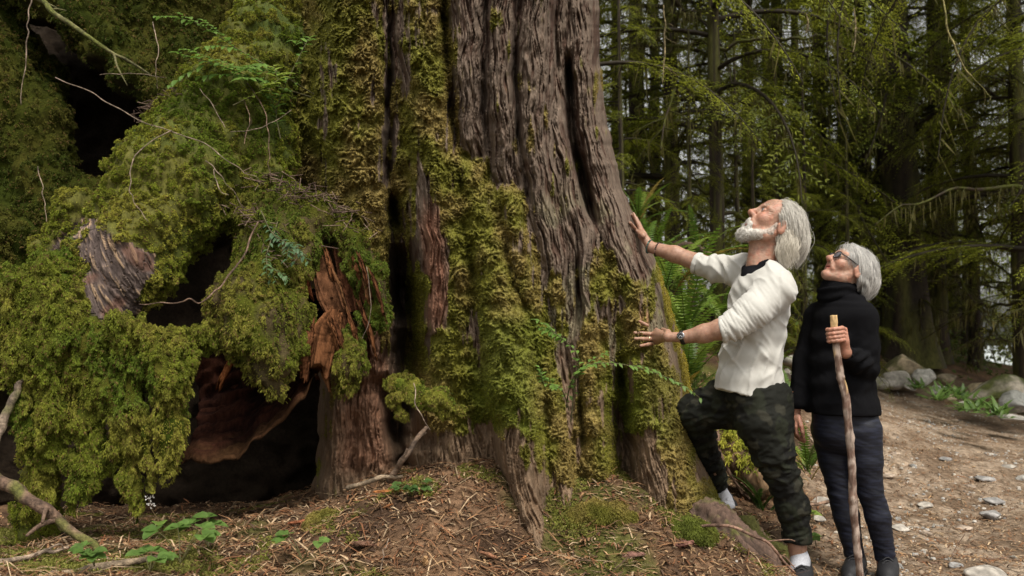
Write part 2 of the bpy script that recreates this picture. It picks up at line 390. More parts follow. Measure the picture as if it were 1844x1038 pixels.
# ================================================================ the giant cedar
TOPY, BOTY = -260., 1012.
NR, NC = 640, 450
_ys = np.linspace(TOPY, BOTY, NR); _us = np.linspace(0, 1, NC)
def prof(tab, y): return np.interp(y, [t[0] for t in tab], [t[1] for t in tab])
LEFT = [(-260, 520), (0, 525), (100, 522), (250, 515), (400, 530), (520, 560), (600, 572), (700, 575), (800, 572), (920, 560), (1012, 550)]
RIGHT = [(-260, 1076), (0, 1078), (120, 1081), (200, 1090), (280, 1106), (350, 1124), (400, 1152), (480, 1186), (520, 1200), (600, 1222), (690, 1244), (780, 1262), (880, 1290), (940, 1312), (1012, 1345)]
xl, xr = prof(LEFT, _ys), prof(RIGHT, _ys)
xr = xr+5*fbm(np.stack([_ys/40, _ys*0, _ys*0], 1), 3); xl = xl+8*fbm(np.stack([_ys/60, _ys*0+5, _ys*0], 1), 3)
PX = xl[:, None]+(xr-xl)[:, None]*_us[None]; PY = np.repeat(_ys[:, None], NC, 1); UU = np.repeat(_us[None], NR, 0)
# each flute or buttress: centre line, half width (photo pixels), depth (m) along it
LOBES = [
 ([(-260, 545, 45, .10), (0, 552, 40, .12), (200, 545, 38, .16), (400, 560, 40, .16), (600, 590, 30, .10), (1012, 580, 20, 0)]),
 ([(-260, 622, 70, .34), (0, 622, 72, .34), (200, 625, 74, .36), (400, 632, 66, .34), (550, 650, 52, .26), (700, 652, 48, .22), (830, 655, 48, .20), (1012, 650, 45, .1)]),
 ([(480, 620, 10, .0), (560, 612, 22, .10), (650, 610, 36, .24), (800, 602, 40, .36), (900, 598, 44, .42), (1012, 590, 60, .46)]),
 ([(-260, 750, 48, .26), (0, 752, 48, .26), (120, 762, 50, .30), (250, 775, 52, .34), (330, 782, 52, .36), (450, 800, 62, .38), (600, 808, 60, .36), (720, 800, 62, .32), (830, 810, 60, .26), (1012, 815, 55, .2)]),
 ([(-260, 838, 40, .30), (0, 838, 40, .30), (140, 842, 36, .28), (250, 848, 30, .22), (320, 855, 22, .1), (380, 865, 10, .0)]),
 ([(-260, 905, 36, .34), (0, 903, 36, .34), (120, 897, 36, .33), (220, 905, 34, .30), (330, 915, 30, .22), (420, 930, 20, .1), (480, 935, 10, 0)]),
 ([(-260, 975, 42, .38), (0, 972, 42, .38), (150, 960, 40, .36), (300, 965, 42, .33), (420, 990, 40, .28), (520, 1003, 32, .24), (640, 1010, 28, .2), (760, 1020, 30, .2), (900, 1040, 30, .22), (1012, 1050, 30, .2)]),
 ([(100, 1000, 10, .0), (220, 1012, 32, .22), (350, 1030, 36, .28), (450, 1050, 38, .28), (600, 1052, 40, .30), (750, 1068, 44, .32), (880, 1092, 48, .34), (1012, 1110, 50, .34)]),
 ([(-260, 1048, 36, .26), (0, 1050, 36, .26), (120, 1052, 36, .28), (200, 1066, 38, .26), (300, 1085, 40, .28), (400, 1112, 42, .30), (500, 1148, 50, .36), (600, 1172, 58, .40), (700, 1180, 66, .46), (800, 1200, 76, .52), (900, 1228, 84, .58), (1012, 1262, 92, .6)]),
 ([(240, 812, 10, 0.0), (300, 838, 26, .26), (400, 865, 40, .36), (500, 890, 48, .44), (600, 908, 56, .52), (700, 922, 60, .56), (780, 935, 56, .58), (860, 945, 50, .60), (940, 960, 44, .66), (1012, 975, 40, .7)]),
 ([(318, 905, 16, .12), (345, 915, 34, .34), (420, 928, 38, .36), (500, 942, 34, .34), (580, 962, 26, .30), (680, 985, 26, .30), (780, 1002, 30, .34), (870, 1012, 32, .42), (930, 1018, 30, .5), (1012, 1024, 26, .55)]),
 ([(440, 1118, 8, 0), (480, 1108, 26, .22), (540, 1095, 30, .26), (600, 1088, 22, .2), (680, 1082, 10, 0)]),
]
bul = np.sqrt(np.clip(1-(2*UU-1)**2, 0, 1))
Dp = np.zeros_like(PX); best = np.full(PX.shape, -1.); S = np.zeros_like(PX); LID = np.zeros(PX.shape, int)
wob = 7*fbm(np.stack([PX.ravel()/70, PY.ravel()/90, np.zeros(PX.size)], 1), 3).reshape(PX.shape)
for li, L in enumerate(LOBES):
    y = [t[0] for t in L]; cx, hw, am = (np.interp(PY, y, [t[k] for t in L], left=(None if y[0] <= TOPY else 0)) for k in (1, 2, 3))
    if y[0] > TOPY: cx = np.interp(PY, y, [t[1] for t in L]); hw = np.interp(PY, y, [t[2] for t in L]); am = am*(PY >= y[0])
    if y[-1] < BOTY: am = am*(PY <= y[-1])
    d = (PX+wob-cx)/np.maximum(hw, 4)
    h = am*np.power(np.clip(1-d*d, 0, 1), .55)
    m = h > best; best = np.where(m, h, best); S = np.where(m, d*hw+li*613., S); LID = np.where(m, li, LID)
Dp = np.maximum(best, 0)
def hblur(A, s_):
    k = np.arange(-3*s_, 3*s_+1); g = np.exp(-(k/s_)**2/2); g /= g.sum(); Ap = np.pad(A, ((0, 0), (3*s_, 3*s_)), 'edge'); return sum(g[i]*Ap[:, i:i+A.shape[1]] for i in range(len(k)))
Dp = hblur(np.maximum(Dp, .80*hblur(Dp, 22)), 2)
# dark clefts between the buttresses: (px path, half width, depth)
def groove(pts, dep):
    y = [p[1] for p in pts]; cx = np.interp(PY, y, [p[0] for p in pts]); hw = np.interp(PY, y, [p[2] for p in pts])
    t = np.minimum(sstep(y[0]-25, y[0]+25, PY), sstep(y[-1]+20, y[-1]-20, PY))
    gn = fbm(np.stack([PX.ravel()*0+pts[0][0], PY.ravel()/120, np.zeros(PX.size)], 1), 3).reshape(PX.shape); return dep*t*np.clip(.85+.8*gn, .3, 1.2)*np.exp(-((PX+wob*.6-cx)/hw)**2*1.5)
CUT = groove([(703, 20, 7), (700, 200, 8), (703, 340, 9)], .20)
CUT += groove([(706, 360, 12), (722, 480, 24), (735, 600, 30), (735, 690, 28), (715, 760, 20), (725, 850, 18)], .75)
CUT += groove([(798, -100, 9), (800, 60, 9), (815, 200, 10), (825, 260, 8)], .20)
CUT += groove([(1024, 110, 8), (1024, 170, 10), (1030, 250, 12), (1052, 340, 12), (1070, 400, 9)], .30)
CUT += groove([(1118, 660, 10), (1120, 720, 20), (1118, 800, 22), (1122, 890, 20)], .4)
CUT += groove([(880, -100, 5), (872, 80, 5), (868, 200, 6), (880, 320, 6)], .09)
CUT += groove([(938, -100, 5), (928, 100, 6), (932, 240, 7), (955, 360, 7)], .11)
CUT += groove([(1008, -100, 4), (1000, 60, 5), (1004, 130, 5)], .08)
CUT += groove([(690, 690, 30), (745, 770, 30), (760, 800, 26)], .35)
CUT += groove([(1036, 400, 7), (1040, 520, 8), (1040, 640, 7), (1050, 800, 6)], .13)
ys_, us_ = PY, UU
Yb = 4.95-.62*bul-.06*sstep(500, 1000, PY)
# moss cover, as the photograph shows it on each buttress
def blob(pts, soft=.5):
    y = [p[1] for p in pts]; cx = np.interp(PY, y, [p[0] for p in pts]); hw = np.interp(PY, y, [p[2] for p in pts])
    d = np.abs(PX+wob-cx)/hw; return sstep(1+soft, 1-soft, d)*np.minimum(sstep(y[0]-30, y[0]+30, PY), sstep(y[-1]+25, y[-1]-25, PY))
n_big = fbm(np.stack([PX.ravel()/55, PY.ravel()/75, np.full(PX.size, 3.3)], 1), 4).reshape(PX.shape)
MO = np.zeros_like(PX)
for p, k in [
 ([(600, -260, 100), (600, 100, 96), (600, 300, 90), (620, 420, 72), (655, 470, 40)], 1.05), ([(680, 400, 20), (684, 520, 18), (690, 640, 14)], .9),
 ([(545, 0, 50), (540, 300, 45), (560, 420, 40)], 1), ([(605, 600, 20), (598, 740, 16), (590, 900, 30)], .55),
 ([(770, -260, 40), (770, 0, 42), (775, 120, 46), (790, 250, 46), (815, 330, 40), (835, 450, 38), (835, 560, 40), (815, 640, 55), (812, 740, 62), (830, 790, 40)], 1.05),
 ([(745, 480, 16), (770, 560, 34), (780, 700, 40)], .95), ([(730, 120, 18), (735, 300, 22), (730, 430, 24)], .8),
 ([(845, 290, 26), (870, 400, 46), (893, 500, 54), (912, 600, 60), (925, 700, 62), (920, 760, 60), (965, 830, 24), (985, 880, 18)], 1.15),
 ([(908, 330, 34), (925, 400, 42), (940, 500, 38), (962, 600, 28), (985, 700, 28), (1005, 800, 34), (1020, 870, 34)], 1.05),
 ([(1000, 480, 14), (1000, 560, 16)], .7), ([(1080, 560, 20), (1062, 640, 30), (1075, 740, 44), (1085, 860, 50)], .85), ([(1085, 440, 14), (1096, 520, 34), (1110, 560, 40)], .9),
 ([(1130, 500, 40), (1140, 560, 46), (1135, 620, 26)], .95), ([(1160, 610, 30), (1165, 690, 60), (1175, 760, 62), (1205, 800, 62), (1240, 860, 50), (1275, 930, 60)], .95),
 ([(1190, 470, 10), (1205, 540, 12), (1228, 640, 12), (1250, 720, 14)], 1.0)]:
    MO = np.maximum(MO, k*blob(p))
stk = fbm(np.stack([PX.ravel()/10, PY.ravel()/110, np.full(PX.size, 31.)], 1), 3).reshape(PX.shape)
MO = MO*.95+n_big*.6+stk*.55
bare = np.zeros_like(PX)
for p, k in [([(778, 370, 18), (782, 450, 22), (785, 540, 20), (792, 590, 12)], 1), ([(575, 60, 12), (585, 120, 14), (585, 300, 9)], .55), ([(1150, 780, 26), (1165, 850, 40), (1190, 880, 30)], .6),
             ([(870, 760, 30), (925, 800, 40), (930, 880, 60)], .8), ([(1165, 560, 16), (1168, 600, 20)], .9), ([(650, 660, 50), (655, 760, 50), (655, 880, 60)], 1)]:
    bare = np.maximum(bare, k*blob(p))
MO = sstep(.36, .66, MO-bare*.8)
# bark: long plaited fibres that follow each flute
sx = (S+0.0).ravel(); fy = PY.ravel(); tw = 10*fbm(np.stack([sx/60, fy/160, np.zeros(len(sx))], 1), 2)
def rdg(a, b, z): return 1-np.abs(fbm(np.stack([(sx+tw)/a, fy/b, np.full(len(sx), z)], 1), 3))*2.2
f1, f2, f3 = rdg(15, 190, 1.), rdg(5.5, 90, 9.), fbm(np.stack([(sx+tw)/3., fy/26, np.full(len(sx), 5.)], 1), 2)
fis = np.clip(np.abs(fbm(np.stack([(sx+tw)/13, fy/170, np.full(len(sx), 41.)], 1), 3))*5, 0, 1); fis2 = np.clip(np.abs(fbm(np.stack([(sx+tw)/6., fy/100, np.full(len(sx), 47.)], 1), 3))*5, 0, 1)
strip = fbm(np.stack([(sx+tw)/4.5, fy/60, np.full(len(sx), 51.)], 1), 2)
fib = (.012*f1+.026*fis+.013*fis2+.006*f2+.007*f3+.006*strip).reshape(PX.shape)-.015
flake = fbm(np.stack([PX.ravel()/9, PY.ravel()/30, np.full(PX.size, 2.)], 1), 3).reshape(PX.shape)
# moss: shelf-like cushions, each hanging over the one below
q1 = fbm(np.stack([PX.ravel()/34, PY.ravel()/21, np.full(PX.size, 7.)], 1), 2).reshape(PX.shape)
saw = (PY/27+2.6*q1+PX/260) % 1.0; shelf = np.power(saw, 1.4)*sstep(1.0, .86, saw)
saw2 = (PY/13+2.2*fbm(np.stack([PX.ravel()/15, PY.ravel()/12, np.full(PX.size, 17.)], 1), 2).reshape(PX.shape)) % 1.0; shelf2 = saw2*sstep(1, .8, saw2)
lump = fbm(np.stack([PX.ravel()/22, PY.ravel()/30, np.full(PX.size, 11.)], 1), 4).reshape(PX.shape)
mossd = .050*shelf*sstep(-.5, .4, lump+.2)+.014*shelf2+.032*lump+.012
edge = sstep(0, .05, UU)*sstep(1, .95, UU)
D = Dp*(1-.0*edge)+((fib+(.012+.016*blob([(655, 560, 50), (655, 700, 60), (645, 900, 80)]))*flake)*(1-MO*.8)+mossd*MO)*(.35+.65*edge)-np.minimum(CUT, .85)*edge
YY = Yb-D
P = at(PX.ravel(), PY.ravel(), YY.ravel())
# colours: grey-silver weathered ridges over red-brown bark; greener and browner moss in patches
fr = np.clip((fis*.8+fis2*.5+.5*strip-.35+.25*f1).reshape(PX.shape), -1, 1.2)
hue = fbm(np.stack([PX.ravel()/90, PY.ravel()/140, np.full(PX.size, 21.)], 1), 3).reshape(PX.shape)
red = np.array([.070, .037, .024]); gray = np.array([.135, .098, .072]); dk = np.array([.075, .043, .030]); tan = np.array([.21, .135, .075])
barkc = lerp(lerp(red, gray, sstep(.1, .9, fr+.4*hue)), tan, sstep(500, 800, PY)*.55)
barkc = lerp(barkc, np.array([.20, .085, .048]), (blob([(780, 370, 18), (785, 540, 22), (790, 590, 14)])+blob([(655, 560, 40), (655, 700, 46), (655, 850, 46)])*.8)*.7)
lich = sstep(.05, .5, n_big+.2)*sstep(300, 420, PY)*sstep(930, 990, PX)*sstep(800, 650, PY)
barkc = lerp(barkc, np.array([.19, .175, .10]), lich*.55*sstep(.0, .8, fr))
barkc = lerp(barkc, np.array([.42, .19, .06]), blob([(1158, 570, 9), (1162, 590, 8)])*.7)
mg = sstep(-.35, .45, hue+.25*lump)
G1, G2, G3 = np.array([.185, .165, .022]), np.array([.255, .190, .055]), np.array([.145, .18, .016])
mossc = lerp(G1, G2, mg); bright = np.maximum(blob([(910, 570, 60), (915, 640, 60), (905, 780, 60)]), .6*blob([(1160, 650, 60), (1170, 800, 60)])); mossc = lerp(mossc, G3, np.clip(bright+.3*sstep(.3, -.3, hue), 0, 1)*.75)
yel = blob([(1190, 470, 10), (1205, 540, 12), (1228, 640, 12), (1250, 720, 14)]); mossc = lerp(mossc, np.array([.30, .24, .03]), yel*.8)
colr = lerp(barkc.reshape(-1, 3), mossc.reshape(-1, 3)*.75, MO.ravel())
# close the trunk behind and carry it up out of the picture
PR = P.reshape(NR, NC, 3); nb = 40; th = np.linspace(0, np.pi, nb+2)[1:-1]
A0, B0 = PR[:, -1], PR[:, 0]; mid = (A0+B0)/2; half = (A0-B0)/2
back = mid[:, None]+half[:, None]*np.cos(th)[None, :, None]+np.array([0, 1.5, 0])*np.sin(th)[None, :, None]
back = back+.06*fbm(back.reshape(-1, 3)*np.array([5, 5, .6]), 3).reshape(NR, nb)[..., None]*np.array([0, 1., 0])
full = np.concatenate([PR, back], 1); cfull = np.concatenate([colr.reshape(NR, NC, 3), np.tile(np.array([.12, .07, .045]), (NR, nb, 1))], 1)
up = []; top = full[0]; c0 = top.mean(0)
for k, z in enumerate([14., 11, 8.5, 6.5, 5., 4.2]):
    s = 1-.02*(z-top[:, 2].mean()); v = c0+(top-c0)*s; v[:, 2] = z; up.append(v)
full = np.concatenate([np.array(up), full]); cfull = np.concatenate([np.tile(cfull[:1], (6, 1, 1)), cfull])
m0 = len(up)
base = ground(-.1, 4.6)
cedar = thing('giant_cedar', 'huge old cedar trunk with fluted brown bark and mossy flared base the man touches', 'tree', (-.1, 4.7, float(base)))
fcs = grid_faces(full.shape[0], full.shape[1], True)
mk('trunk', full.reshape(-1, 3), fcs[:, ::-1], M_BARK, cedar, col=cfull.reshape(-1, 3))
# moss leaves on the trunk
fq = grid_faces(NR, NC); VN = vnormals(P, fq); VN = np.where((VN@np.array([0, -1., 0]))[:, None] < 0, -VN, VN)
mw = MO.ravel()[fq].mean(1); vis = (PY.ravel()[fq].mean(1) > -60)
pp, fi, W = surface_pts(P, fq, 80000, (sstep(.25, .8, mw)+.0)*vis)
nn = unit((VN[fq[fi]]*W[..., None]).sum(1)+np.array([0, -.35, .1])); cc = (mossc.reshape(-1, 3)[fq[fi]]*W[..., None]).sum(1)*rng.uniform(.8, 1.35, (len(pp), 1))
V, T, C = tufts(pp, nn, rng.uniform(.004, .010, len(pp)), .0030, cc, blades=4, grav=.5, spread=1.1)
mk('moss', V, T, M_MOSS, cedar, col=C)
tag(COL.objects[-1], kind='stuff')
# surface roots running out of the base
def root(pts, rad, col, seed, parent=cedar):
    n, sg = 130, 40; V, Fs = tube(pts, rad, n, sg); N = vnormals(V, Fs); th = np.tile(np.linspace(0, 2*np.pi, sg, endpoint=False), n); t = np.repeat(np.linspace(0, 1, n), sg); th = np.append(th, [0, 0]); t = np.append(t, [0, 1])
    tw_ = th+.8*np.sin(t*3+seed); q = np.stack([np.cos(tw_)*2.6, np.sin(tw_)*2.6, t*3+seed], 1)
    k = 1-2.2*np.abs(fbm(q, 4)); k2 = fbm(q*np.array([3, 3, 2.5]), 3)
    V = V+N*(.016*k+.007*k2+.03*fbm(V*4+seed, 2))[:, None]
    c = lerp(np.asarray(col)*.55, np.asarray(col)*1.35, sstep(-.5, .8, k+.6*k2)); c = lerp(c, np.array([.085, .09, .018]), sstep(.05, .4, fbm(V*6+seed, 3)+.45*(.55-t))*.9)
    return mk('root', V, Fs, M_BARK, parent, col=c)
root([at(1255, 915, 4.0), at(1290, 950, 3.93), at(1325, 988, 3.86), at(1365, 1020, 3.83), at(1405, 1062, 3.8)], [.07, .095, .09, .08, .06], (.080, .050, .036), 3)
root([at(1330, 950, 4.35), at(1372, 985, 4.25), at(1410, 1005, 4.2), at(1470, 1030, 4.2)], [.05, .05, .04, .02], (.15, .10, .065), 6)
# ================================================================ left: mossy bank, sloping root, rotten stump
def pc_(px, py, Y, r): return at(px, py, Y), r*Y/F
def moss_cols(V, k=0., rough=1.):
    n = fbm(V*3.1+k, 3); m = fbm(V*11+k+4, 2)
    c = lerp(np.array([.145, .170, .016]), np.array([.235, .225, .034]), sstep(-.45, .45, n+.4*m))
    return lerp(c, np.array([.10, .155, .014]), sstep(.05, .5, fbm(V*2.3+k+30, 3))*.8)
def chains(s, lst, k=.05):
    for ch in lst:
        ps = [pc_(*c) for c in ch]
        if len(ps) == 1: s.ell(ps[0][0], [ps[0][1]]*3, k)
        else: s.chain([p[0] for p in ps], [p[1] for p in ps], k)
    return s
def facing(V, Fq, N):
    c = V[Fq].mean(1); n = N[Fq].mean(1); return sstep(-.35, .1, (unit(CAMP-c)*n).sum(1)), c, n
def moss_on(name, V, Fq, parent, n, wf, L, W=.006, blades=4, grav=1., spread=1., seed=1, lab=None, gain=1., clump=(24, .03, .7)):
    rg = np.random.default_rng(seed); N = vnormals(V, Fq); fw, c, nn = facing(V, Fq, N)
    P, i, Wt = surface_pts(V, Fq, int(n*1.5), fw*wf+1e-9, rg); nm = unit((N[Fq[i]]*Wt[..., None]).sum(1))
    k = fbm(P*clump[0]*np.array([1, 1, clump[2]])+seed, 3); kp = rg.random(len(P)) < .06+.94*sstep(-.2, .2, k); P, nm, k = P[kp], nm[kp], k[kp]; n = len(P); P = P+nm*(clump[1]*np.maximum(k+.1, 0))[:, None]
    cc = moss_cols(P, seed)*rg.uniform(.7, 1.35, (n, 1))*gain
    br = rg.random(n) < .10; cc[br] = np.array([.16, .095, .035])*rg.uniform(.6, 1.2, (br.sum(), 1))
    v, t, cl = tufts(P, nm, rg.uniform(L[0], L[1], n)*(.75+.7*np.clip(k, 0, .8)), W, cc, blades, grav, spread, rg)
    o = mk(name, v, t, M_MOSS, parent, col=cl); tag(o, lab, kind='stuff'); return o

# --- the bank behind (terrain)
s = SDF((-4.2, 3.6, -.3), (-.35, 6.6, 3.4), .03)
chains(s, [[(-80, 90, 5.0, 130), (15, 230, 4.9, 95), (60, 335, 4.85, 72), (80, 420, 4.75, 60)], [(-60, 330, 4.8, 110), (-10, 450, 4.75, 90), (-60, 640, 4.6, 60)],
           [(40, -40, 4.9, 60), (160, 40, 4.85, 44), (250, 130, 4.8, 40), (300, 190, 4.75, 34)], [(150, -60, 5.3, 90), (290, 30, 5.2, 100), (390, 40, 5.3, 90)], [(300, 110, 5.1, 80), (370, 170, 5.0, 60)],
           [(470, -90, 5.3, 60)], [(60, 150, 5.2, 60)], [(180, 380, 4.9, 60)]], .06)
for p, r in ((at(200, 420, 6.0), .75), (at(300, 650, 6.0), .8), (at(420, 850, 6.1), .85), (at(120, 200, 6.2), .9), (at(420, 200, 6.3), .9), (at(-60, 700, 5.3), .8), (at(560, 700, 5.9), .6), (at(60, 850, 5.2), .5)): s.ell(p, [r*1.2, r*.7, r], .1)
V, Q = s.mesh(); N = vnormals(V, Q)
V = V+N*(.05*fbm(V*6, 4)+.02*fbm(V*22, 3))[:, None]; N = vnormals(V, Q)
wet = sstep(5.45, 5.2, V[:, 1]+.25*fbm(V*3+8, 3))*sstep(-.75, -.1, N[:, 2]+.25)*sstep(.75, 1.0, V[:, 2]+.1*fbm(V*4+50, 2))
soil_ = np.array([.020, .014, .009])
mk('mossy_bank', V, Q, M_MOSSBASE, col=lerp(np.tile(soil_, (len(V), 1)), moss_cols(V)*.2, wet)); bank = COL.objects[-1]; tag(bank, kind='structure')  # moss base darkened too, as part of the bank's painted shade
wq = wet[Q].mean(1)
V_, Q_ = V, Q
o = moss_on('bank_moss', V, Q, None, 110000, sstep(.3, .8, wq)*(.35+.65*sstep(-.3, .5, fbm(V[Q].mean(1)*4+3, 2)+.3)), (.006, .015), .0034, 5, .6, 1.3, 11, gain=.45)  # low gain paints the bank's shade into the moss colour
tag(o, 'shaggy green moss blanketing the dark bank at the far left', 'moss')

# --- thick mossy root sloping down to the left, its bark bare on one patch
LOGP = [(585, -90, 5.0, 80), (500, 90, 4.75, 88), (405, 215, 4.42, 96), (318, 335, 4.1, 104), (228, 470, 3.85, 84), (155, 575, 3.75, 62), (105, 690, 3.75, 28), (80, 800, 3.74, 20), (66, 900, 3.7, 24), (60, 990, 3.7, 26)]
rootlog = thing('mossy_root', 'thick leaning root under bright moss with one bare grey bark patch', 'root', at(60, 960, 3.7))
s = SDF((-3.2, 3.2, -.1), (-.6, 5.6, 3.0), .022)
pr = [pc_(*c) for c in LOGP]; s.chain([p[0] for p in pr], [p[1] for p in pr], .08)
chains(s, [[(470, 260, 4.3, 60), (480, 330, 4.25, 45)], [(420, 325, 4.2, 56), (428, 385, 4.15, 26)], [(95, 455, 4.05, 34), (150, 380, 4.1, 34)]], .06)
V, Q = s.mesh(); N = vnormals(V, Q)
def px_of(V):
    d = V-CAMP; cp, sp = math.cos(PITCH), math.sin(PITCH); z = d[:, 1]*cp+d[:, 2]*sp; y = -d[:, 1]*sp+d[:, 2]*cp
    return 922+F*d[:, 0]/z, 519-F*y/z
def inpoly(x, y, poly):
    r = np.zeros(len(x), bool); n = len(poly)
    for i in range(n):
        (x0, y0), (x1, y1) = poly[i], poly[(i+1) % n]
        c = ((y0 > y) != (y1 > y)) & (x < (x1-x0)*(y-y0)/((y1-y0) or 1e-9)+x0); r ^= c
    return r
px, py = px_of(V); jit = 16*fbm(V*9, 3)
patch = inpoly(px+jit, py+jit, [(175, 405), (215, 440), (262, 445), (285, 470), (268, 530), (258, 590), (205, 590), (150, 560), (146, 480), (160, 430)]) | inpoly(px+jit, py+jit, [(165, 385), (175, 400), (110, 470), (75, 495), (80, 470), (130, 410)])
pm_ = patch.astype(float); pm_ = relax(np.stack([pm_]*3, 1), Q, 2)[:, 0]
fibr = fbm(np.stack([(V[:, 0]*.8+V[:, 2]*.45)*26, V[:, 1]*8, (V[:, 2]*.8-V[:, 0]*.45)*4], 1), 4)
V = V+N*((.04*fbm(V*7+3, 4)+.015*fbm(V*24, 3))*(1-pm_)+pm_*(.006*fibr-.012))[:, None]
barkpatch = lerp(np.array([.085, .060, .052]), np.array([.25, .165, .10]), sstep(.10, .45, fibr)); barkpatch = lerp(barkpatch, np.array([.17, .085, .055]), sstep(.1, .5, fbm(V*4+77, 3))*.6)
mk('bark', V, Q, M_BARK, rootlog, col=lerp(moss_cols(V, 5)*.4, barkpatch, pm_))
pq = pm_[Q].mean(1); cz = V[Q].mean(1)
mossL = moss_on('moss', V, Q, rootlog, 160000, sstep(.6, .2, pq), (.004, .010), .0028, 4, .5, 1.3, 23, gain=1.2)

sel = (pq > .45); fsel = Q[sel]; kk = 7; uu = np.linspace(0, 1, kk); U_, W_2 = np.meshgrid(uu, uu); wts = np.stack([(1-U_)*(1-W_2), U_*(1-W_2), U_*W_2, (1-U_)*W_2], -1).reshape(-1, 4)
PV = np.einsum('kc,fcd->fkd', wts, V[fsel]).reshape(-1, 3); PN = unit(np.einsum('kc,fcd->fkd', wts, vnormals(V, Q)[fsel]).reshape(-1, 3)); PF = (grid_faces(kk, kk)[None]+np.arange(len(fsel))[:, None, None]*kk*kk).reshape(-1, 4)
PV, iv = np.unique(np.round(PV, 5), axis=0, return_inverse=True); PN2 = np.zeros_like(PV); PN2[iv.ravel()] = PN; PF = iv.ravel()[PF]
ql = np.stack([(PV[:, 0]*.92+PV[:, 2]*.38), PV[:, 1], (PV[:, 2]*.92-PV[:, 0]*.38)], 1); st1 = fbm(ql*np.array([55, 20, 7]), 4); st2 = fbm(ql*np.array([120, 40, 16])+7, 3); crk = np.abs(fbm(ql*np.array([26, 10, 4])+3, 3))
PV = PV+PN2*(.006+.006*st1+.003*st2-.010*sstep(.06, .0, crk))[:, None]
cb_ = lerp(np.array([.070, .050, .044]), np.array([.135, .100, .085]), sstep(-.4, .5, st2+.5*st1)); cb_ = lerp(cb_, np.array([.34, .23, .14]), sstep(.22, .40, st1+.35*st2-.1)*.85); cb_ = lerp(cb_, np.array([.15, .07, .045]), sstep(.1, .5, fbm(ql*6+70, 3))*.6); cb_ = lerp(cb_, np.array([.03, .02, .016]), sstep(.05, .0, crk)*.8)
mk('bare_bark', PV, PF, M_BARK, rootlog, col=cb_)
# --- hanging curtains of moss, root of each on the bank, the root or the stump
CURT = [[(100, 510, 3.66, 68), (106, 610, 3.55, 60), (100, 740, 3.53, 36), (88, 830, 3.55, 18), (90, 900, 3.56, 10)], [(40, 520, 3.6, 50), (45, 680, 3.55, 30), (52, 770, 3.55, 18)],
        [(170, 610, 3.56, 30), (170, 700, 3.54, 22), (178, 790, 3.55, 9), (183, 850, 3.55, 5)], [(185, 620, 3.55, 40), (238, 612, 3.52, 50)],
        [(290, 625, 3.55, 46), (296, 690, 3.48, 44), (304, 760, 3.48, 18), (310, 820, 3.5, 20), (300, 862, 3.5, 6)], [(240, 640, 3.52, 36), (234, 740, 3.5, 20), (228, 830, 3.52, 13), (240, 900, 3.52, 9), (246, 940, 3.54, 4)],
        [(345, 612, 3.72, 28), (390, 600, 3.8, 28)], [(150, 690, 3.52, 9), (152, 790, 3.52, 9), (156, 905, 3.53, 6)], [(205, 650, 3.5, 10), (203, 740, 3.5, 9), (206, 870, 3.5, 6)], [(336, 640, 3.55, 10), (334, 720, 3.55, 8), (331, 770, 3.55, 5)], [(268, 770, 3.48, 9), (266, 880, 3.5, 6)], [(58, 790, 3.52, 10), (55, 930, 3.53, 7)], [(130, 830, 3.52, 8), (128, 930, 3.53, 5)]]
s = SDF((-2.6, 3.25, -.1), (-.9, 4.2, 1.7), .018); chains(s, [[(a_, b_, c_, d_*.76 if d_ > 12 else d_) for a_, b_, c_, d_ in ch] for ch in CURT], .02); V, Q = s.mesh(); N = vnormals(V, Q)
V = V+N*(.04*fbm(V*np.array([14, 14, 6]), 4)+.014*fbm(V*30, 2))[:, None]
mk('hanging_moss', V, Q, M_MOSSBASE, rootlog, col=moss_cols(V, 9)*.35); hm = COL.objects[-1]
moss_on('moss_fringe', V, Q, hm, 150000, np.ones(len(Q)), (.005, .014), .0027, 4, 1.1, 1.4, 31, gain=.95, clump=(34, .04, .2))

# --- rotten hollow stump beside the trunk
stump = thing('rotten_stump', 'hollow rotten stump with orange splintered wood and moss hanging over its mouth', 'stump', at(520, 920, 4.0))
s = SDF((-1.6, 3.3, .2), (-.55, 4.7, 1.9), .018)
chains(s, [[(455, 360, 4.25, 36), (520, 370, 4.2, 34), (585, 400, 4.1, 28), (632, 428, 4.05, 22)], [(470, 400, 4.15, 52), (505, 440, 4.05, 50), (470, 520, 3.92, 54)], [(462, 470, 4.0, 34), (440, 560, 3.84, 40)],
           [(545, 430, 4.05, 36), (530, 480, 3.98, 34)], [(640, 440, 4.05, 24), (668, 510, 4.0, 22), (676, 570, 4.0, 20), (650, 600, 4.0, 12)],
           [(440, 540, 3.82, 58), (466, 600, 3.74, 52), (488, 660, 3.72, 32), (498, 715, 3.72, 10)], [(520, 560, 3.82, 36), (522, 620, 3.78, 22)], [(415, 600, 3.78, 24), (430, 640, 3.76, 12)],
           [(625, 610, 3.86, 16), (628, 660, 3.84, 20), (622, 700, 3.86, 12)]], .04)
V, Q = s.mesh(); N = vnormals(V, Q); V = V+N*(.035*fbm(V*np.array([11, 11, 6]), 4)+.012*fbm(V*30, 2))[:, None]
hump = sstep(4.12, 4.2, V[:, 1])
mk('mossy_rim', V, Q, M_MOSSBASE, stump, col=lerp(moss_cols(V, 14)*.35, np.array([.07, .045, .03]), sstep(-.1, .4, fbm(V*5+60, 3))*.7)); rim = COL.objects[-1]
moss_on('moss_fringe', V, Q, rim, 80000, .25+.75*sstep(-.25, .3, fbm(V[Q].mean(1)*7+2, 2)+.2), (.005, .014), .0027, 4, 1.1, 1.3, 41, gain=.8, clump=(32, .035, .24))
